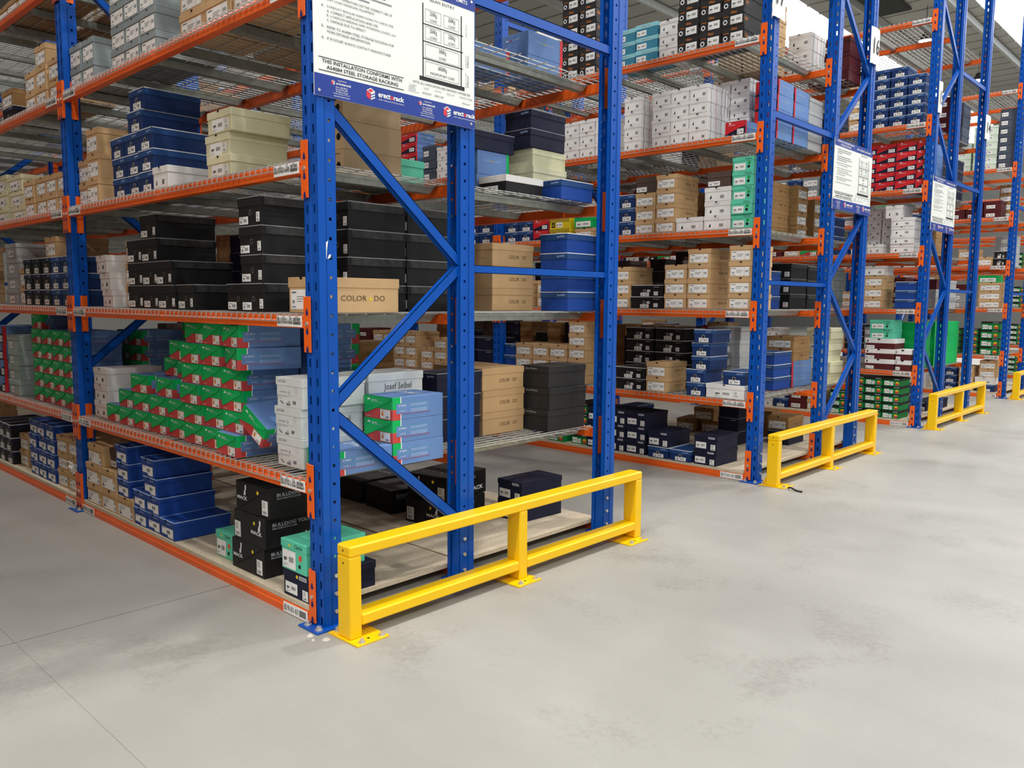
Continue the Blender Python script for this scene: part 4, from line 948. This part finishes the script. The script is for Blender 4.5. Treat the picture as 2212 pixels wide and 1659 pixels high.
stack('grey', X+.40, .33, Z[2], 5, 'second rank '+w, W=.3, H=.105); cols('kraft', F0, (2.24, 2.03, 1.82, 1.60), (3, 3, 3, 5), Z[2], 'further along '+w, H=.11); stack('navy_long', F0, 2.445, Z[2], 3, 'further along '+w, W=.14)
cols('kraft', F0, (4.46, 4.27, 4.08, 3.89), (3, 3, 3, 3), Z[2], 'B17 bay two', H=.127, W=.188); cols('kraft', F0, (3.62, 3.4), (2, 3), Z[2], 'lower pile B17 bay two', H=.112); stack('maroon', F0, 4.70, Z[2], 4, 'B17 bay two', H=.1)
cols('navy_plain', F0, (2.75, 3.0), (3, 3), Z[2], 'B17 bay two', H=.12, W=.21)
stack('navy_long', X+.78, .22, Z[2], 3, 'deep '+w, rot=180, D=.33); stack('dr_blue', X+1.12, .22, Z[2], 2, 'under brown boxes '+w, W=.3, D=.4, H=.112); stack('kraft_plain', X+1.14, .22, Z[2]+.2252, 2, 'on slate blue boxes '+w, H=.105, W=.25)
stack('cream', X+1.60, [.10, .085, .11, .1, .09], Z[2], 5, 'at the end frame '+w, W=.22); stack('dr', X+1.0, .72, Z[2], 5, 'deep '+w, W=.3); stack('kraft', X+.8, .66, Z[2], 5, 'deep '+w, rot=0, W=.2, H=.11, D=.19)
w = 'on board B17-01-01'
cols('pro', X+.0, (.936, 1.14, 1.345), (3, 3, 3), Z[1], w, W=.2, D=.33); put(kind('navy', W=.195, H=.09), X-.01, .712, Z[1], 'blue shoe box under a dark navy box '+w, None, jit=0); put(kind('pro', W=.2, H=.122), X-.005, .716, Z[1]+.0906, 'dark navy shoe box with torn lid standing on a blue box '+w, None, jit=1)
put(kind('navy', W=.195, H=.09), X-.01, .505, Z[1], 'blue shoe box between dark navy boxes '+w, None, jit=0); stack('pro', X-.005, .285, Z[1], 2, 'nearest beam label B17-01-01', W=.2)
cols('kick', X+.02, (1.55,), (4,), Z[1], w); put(kind('kick'), X+.0, 1.80, Z[1], 'green shoe box with red badge alone '+w, None); put(kind('navy'), X-.0, 2.02-.42+.22+.2, Z[1], 'blue shoe box left of a green box '+w, None)
put(kind('kraft_plain'), X+1.36, 1.30, Z[1], 'brown kraft shoe box deep on the B17 board, left of two', None, 0, 8); put(kind('kraft_plain'), X+1.42, 1.06, Z[1], 'brown kraft shoe box deep on the B17 board, right of two', None, 0, 5); put(kind('kraft_plain'), X+1.40, 1.14, Z[1]+.1206, 'brown kraft shoe box stacked on two others, B17 board', None, 0, 10)
stack('navy_plain', X+.98, .62, Z[1], 3, 'deep '+w, rot=180); stack('navy_plain', X+1.30, .30, Z[1], 1, 'under kraft box '+w, rot=180); stack('kraft_plain', X+1.36, .34, Z[1]+.1186, 1, 'on navy box '+w); stack('kraft_plain', X+1.62, .62, Z[1], 2, 'at end frame '+w, rot=90)
stack('navy', F0+.4, 1.35, Z[1], 3, 'second rank '+w)

# ---- rack B15
X = RXS['B15']; F0 = X+.04
w = 'on shelf B15-01-06'
cols('navy', F0, (.455, .275, .095), (6, 6, 5), Z[6], w, W=.172, H=.101); stack('kraft', F0, .68, Z[6], 5, w); cols('maroon', X+1.1, (.1,), (4,), Z[6], 'deep '+w); stack('slate_dark', X+1.5, .1, Z[6], 4, 'deep '+w)
w = 'on shelf B15-01-05'
cols('dr', X+.095, (.575, .368, .16), (5, 5, 5), Z[5], w, W=.203, H=.1); cols('dr', X+.10, (.05,), (5,), Z[5], 'by the upright '+w, W=.105, H=.1); stack('navy_plain', X+.9, .15, Z[5], 4, 'deep '+w, rot=180); stack('navy_plain', X+1.4, .12, Z[5], 4, 'deep inner '+w, rot=180); cols('dr_blue', X+.37, (.06,), (4,), Z[5], 'second rank '+w)
w = 'on shelf B15-01-04'
stack('white', F0, .12, Z[4], 4, w, W=.245, H=.093); stack('white', F0, .25, Z[4]+.3745, 1, 'topmost '+w, W=.18, H=.135); put(kind('white', W=.165), F0, .44, Z[4], 'white shoe box alone '+w, None); cols('craft', F0+.33, (.42, .58), (5, 5), Z[4], 'second rank '+w, W=.15); stack('kraft_plain', X+.9, .15, Z[4], 3, 'deep '+w, W=.3)
w = 'on shelf B15-01-03'
stack('kraft', F0, .405, Z[3], 3, w, W=.215); stack('craft', F0, .405, Z[3]+.362, 1, 'on kraft boxes '+w, W=.215); stack('navy_long', F0, .06, Z[3], 3, w, W=.225, H=.096); stack('maroon', F0+.36, .3, Z[3], 3, w, W=.15); stack('grey', X+.92, .12, Z[3], 2, 'deep '+w); stack('maroon', X+.92, .12, Z[3]+.2212, 1, 'between grey boxes '+w, W=.26); stack('grey', X+1.4, .12, Z[3], 3, 'deep inner '+w)
w = 'on shelf B15-01-02'
stack('hush', X-.0, .236, Z[2], 3, w, W=.315); stack('hush', X+.0, .065, Z[2], 2, 'beside the upright '+w, W=.165); stack('mint_dot', X+.02, .275, Z[2]+.3378, 2, 'on maroon boxes '+w, W=.25); stack('green_big', X+.36, .12, Z[2], 3, 'second rank '+w); stack('green_big', X+.90, .10, Z[2], 3, 'deep '+w); stack('green_big', X+1.40, .10, Z[2], 3, 'inner '+w)
w = 'on board B15-01-01'
cols('kick', X-.0, (.155, .348, .541, .734), (5, 5, 5, 5), Z[1], w, H=.0885); stack('pro', X+1.25, .1, Z[1], 1, 'deep '+w); stack('pro', X+.9, .15, Z[1], 1, 'behind the barrier '+w); stack('navy', X+.55, .25, Z[1], 3, 'second rank '+w)

# ---- racks B13 and B11
X = RXS['B13']; F0 = X+.05
stack('kick', F0, .08, Z[2], 4, 'on shelf B13-01-02', W=.245, H=.118); cols('kick', F0+.05, (.36, .6), (4, 4), Z[2], 'on shelf B13-01-02')
stack('navy', F0, .1, Z[1], 1, 'on board B13-01-01', W=.24); stack('white', F0, .1, Z[1]+.1086, 1, 'on board B13-01-01', W=.26); stack('kraft', F0, .09, Z[1]+.2092, 2, 'on board B13-01-01', W=.22); stack('kraft', F0, .375, Z[1], 3, 'inner on board B13-01-01'); stack('navy', F0, .6, Z[1], 3, 'on board B13-01-01')
stack('kraft', F0, .085, Z[3], 3, 'on shelf B13-01-03', W=.3); stack('green_white', F0, .15, Z[3]+.3618, 1, 'on shelf B13-01-03', W=.25); stack('grey', F0, .55, Z[3], 2, 'on shelf B13-01-03'); stack('maroon', F0, .55, Z[3]+.2212, 1, 'on shelf B13-01-03', W=.26)
stack('black_ring', F0, .07, Z[4], 2, 'on shelf B13-01-04', W=.15); stack('kraft', F0, .23, Z[4], 1, 'on shelf B13-01-04'); stack('kraft', F0, .44, Z[4], 2, 'on shelf B13-01-04', W=.24); stack('grey', X+.6, .08, Z[4], 4, 'on shelf B13-01-04')
cols('maroon', F0, (.17, .40, .63), (2, 2, 2), Z[5], 'on shelf B13-01-05'); stack('kraft_plain', F0+.35, .08, Z[5], 4, 'on shelf B13-01-05')
stack('pale_mint', F0, .27, Z[6], 6, 'on shelf B13-01-06'); stack('slate_dark', F0, .062, Z[6], 7, 'on shelf B13-01-06'); stack('pale_mint', F0, .6, Z[6], 4, 'inner on shelf B13-01-06')
X = RXS['B11']; F0 = X+.05
for lv in (1, 2, 3, 4): cols('kick', F0, (.1, .32, .54), (4, 4, 4), Z[lv], f'on {NUMW[lv]} shelf of rack B11', W=.21)

# ---- stock further along the rows and on the inner ranks, seen through the gaps
NUM = 'zero one two three four five six seven eight nine ten eleven twelve thirteen fourteen'.split()
FKEEP = {   # columns that show through the gaps
    ('B13', 1, 1, 'aisle'): (1, 3),
    ('B13', 1, 2, 'aisle'): (1, 5, 6, 7),
    ('B13', 1, 3, 'aisle'): (1, 6),
    ('B13', 1, 4, 'aisle'): (1, 2, 3, 6, 7),
    ('B13', 1, 5, 'aisle'): (2, 3, 4, 5, 6),
    ('B15', 1, 1, 'aisle'): (1, 2, 3, 4, 7),
    ('B15', 1, 2, 'aisle'): (4,),
    ('B15', 1, 3, 'aisle'): (1,),
    ('B15', 1, 4, 'aisle'): (1, 2, 3, 4),
    ('B15', 1, 5, 'aisle'): (1, 2, 3, 4),
    ('B15', 1, 6, 'aisle'): (1,),
    ('B15', 2, 1, 'aisle'): (2,),
    ('B15', 2, 2, 'aisle'): (3, 4),
    ('B15', 2, 4, 'aisle'): (2, 3, 4, 5, 6),
    ('B15', 2, 5, 'aisle'): (8,),
    ('B17', 1, 2, 'rear'): (1, 2, 3, 4, 5, 6),
    ('B17', 1, 3, 'rear'): (4, 6),
    ('B17', 1, 4, 'rear'): (2,),
    ('B17', 1, 5, 'rear'): (1, 2, 3, 4, 5, 6),
    ('B17', 2, 2, 'rear'): (1, 2, 3, 4, 5, 6, 7, 8, 9, 11),
    ('B17', 2, 3, 'rear'): (3,),
    ('B17', 2, 4, 'aisle'): (1, 2),
    ('B17', 2, 5, 'rear'): (1, 2),
    ('B17', 2, 6, 'aisle'): (1, 2),
    ('B17', 3, 5, 'aisle'): (4, 5, 8, 9),
    ('B19', 1, 2, 'inner'): (1,),
    ('B19', 1, 3, 'inner'): (6, 7),
    ('B19', 2, 2, 'rear'): (10, 11),
    ('B19', 3, 1, 'aisle'): (1,),
    ('B19', 3, 3, 'aisle'): (1,),
}
def fill(code, bay, levels, xo, y0, y1, kinds, rank, rot=0, nmax=4, nmin=2):
    X0 = RXS[code]
    for lv in levels:
        r_ = random.Random(f'{code}{bay}{lv}{rank}'); y = y0+r_.uniform(0, .1); k = 1
        top = (TOP[lv+1] if lv+1 in TOP else TOP[lv]+.7)-TOP[lv]-.1
        while True:
            b_ = kind(r_.choice(kinds)); n = min(r_.randint(nmin, nmax), int(top/b_.H)); x = xo+r_.uniform(0, .04)
            if y+b_.W > y1: break
            if k in FKEEP.get((code, bay, lv, rank), ()):
                for i in range(n):
                    put(b_, X0+x, y, Z[lv]+i*(b_.H+.0006), f'{b_.desc}, {ORD[i]} up, column {NUM[k]}, {rank} rank {code} bay {NUM[bay]} shelf {NUM[lv]}', f'{rank} rank boxes on {code} bay {NUM[bay]} shelf {NUM[lv]}', rot, 0)
            y += b_.W+r_.choice((.004, .006, .03)); k += 1
BRN = ['kraft_plain', 'kraft_plain', 'black', 'brown', 'navy_plain']; MIX = ['kraft', 'kraft', 'navy', 'black_ring', 'craft', 'maroon', 'white', 'slate', 'green']
fill('B19', 1, (2, 3), .89, 1.0, 2.58, BRN, 'inner', 180, 5, 3)
fill('B19', 2, (2, 3), 1.55, 2.75, 5.2, BRN, 'rear', 180, 5, 3)
fill('B19', 3, (1, 2, 3, 4, 5), .05, 5.37, 7.85, MIX, 'aisle', 0)
fill('B17', 1, (2, 3, 4, 5), 1.55, 1.15, 2.58, BRN, 'rear', 180, 5, 3)
fill('B17', 2, (1, 3, 4, 6), .05, 2.72, 5.23, MIX, 'aisle', 0)
fill('B17', 2, (2, 3, 4, 5), 1.45, 2.75, 5.23, BRN, 'rear', 180, 5, 3)
fill('B17', 3, (1, 2, 3, 4, 5), .05, 5.37, 7.85, MIX, 'aisle', 0)
fill('B15', 1, (1, 2, 3, 4, 5, 6), .05, .95, 2.58, MIX, 'aisle', 0)
fill('B15', 2, (1, 2, 3, 4, 5, 6), .05, 2.72, 5.23, MIX, 'aisle', 0)
fill('B13', 1, (1, 2, 3, 4, 5), .05, .95, 2.58, MIX, 'aisle', 0)

# ---- unseen rack B21 with cartons, added to shade the left aisle
rack('B21', -3.79, False, 2, (1, 2, 3, 4, 5, 6))
K('carton', .58, .42, .9, KR, desc='large kraft carton', cat='carton')  # out-of-view stock, added to block light from the left
for lv in (1, 2, 3, 4, 5, 6):
    cols('carton', -3.70, (.15, .95, 1.75, 2.85, 3.65, 4.45), (1,)*6, Z[lv], f'{NUMW[lv]} shelf of rack B21')
    cols('carton', -2.75, (.2, 1.0, 1.8, 2.9, 3.7, 4.5), (1,)*6, Z[lv], f'{NUMW[lv]} shelf aisle side of rack B21')

# ---- small loose things
STRAP = mat('black_strap', '2a2a2a', .5); q = MB()
pts = [(3.73, -.30, .008), (3.715, -.315, .016), (3.705, -.335, .018), (3.70, -.36, .010), (3.695, -.385, .006), (3.69, -.42, .007)]
for a_, b_ in zip(pts, pts[1:]): q.wire([a_, b_], .005, STRAP)
thing('strap', 'black plastic strap end on floor under the B17 guard rail', 'strap', data=q.build('strap'))
q = MB(); q.box(0, .012, 0, .045, .0005, .0015, WHITEP); o = thing('paper_scrap', 'small white paper scrap lying on the bare concrete', 'paper scrap', (-.62, -.87, 0), (0, 0, .8), data=q.build('paper_scrap'))
CHIP = mat('concrete_chip', 'cfc9bd', .9)
for i_, (x_, y_, r_) in enumerate(((-.075, -.055, .014), (-.05, -.13, .018), (.01, -.22, .010), (-.09, -.10, .008))):
    q = MB(); q.cyl((0, 0, 0), (0, 0, 1), r_, .006, CHIP, 7, r_*.5)
    thing('concrete_chip', f'{("small pale", "large pale", "flat pale", "tiny pale")[i_]} concrete chip by the corner rack foot plate', 'concrete chip', (x_, y_, 0), (0, 0, i_), data=q.build('concrete_chip'))
q = Deco(); F = Frame((.018, -.0465, 1.50), (1, 0, 0), (0, 0, 1))
for P_l in ([(0, 0), (.018, -.01), (.02, .02), (.026, .06), (.014, .05), (.004, .03)], [(.022, -.012), (.036, -.006), (.038, .008), (.028, .004)]): q.poly(F, P_l, WHITEP)
thing('torn_sticker', 'torn white sticker remains on the corner blue upright', 'sticker', data=q.build('torn_sticker'))
q = MB(); n_ = 7
rr = random.Random(3)
P3 = [[Vector((rr.uniform(-.015, .015), (a_-3)*.014, (b_-2)*.018+rr.uniform(-.006, .006))) for b_ in range(5)] for a_ in range(n_)]
for a_ in range(n_-1):
    for b_ in range(4): q.face([P3[a_][b_], P3[a_+1][b_], P3[a_+1][b_+1], P3[a_][b_+1]], WHITEP)
thing('crumpled_paper', 'crumpled white paper stuck to kraft boxes by the second upright', 'paper', (-.002, 2.80, .245), data=q.build('crumpled_paper'))
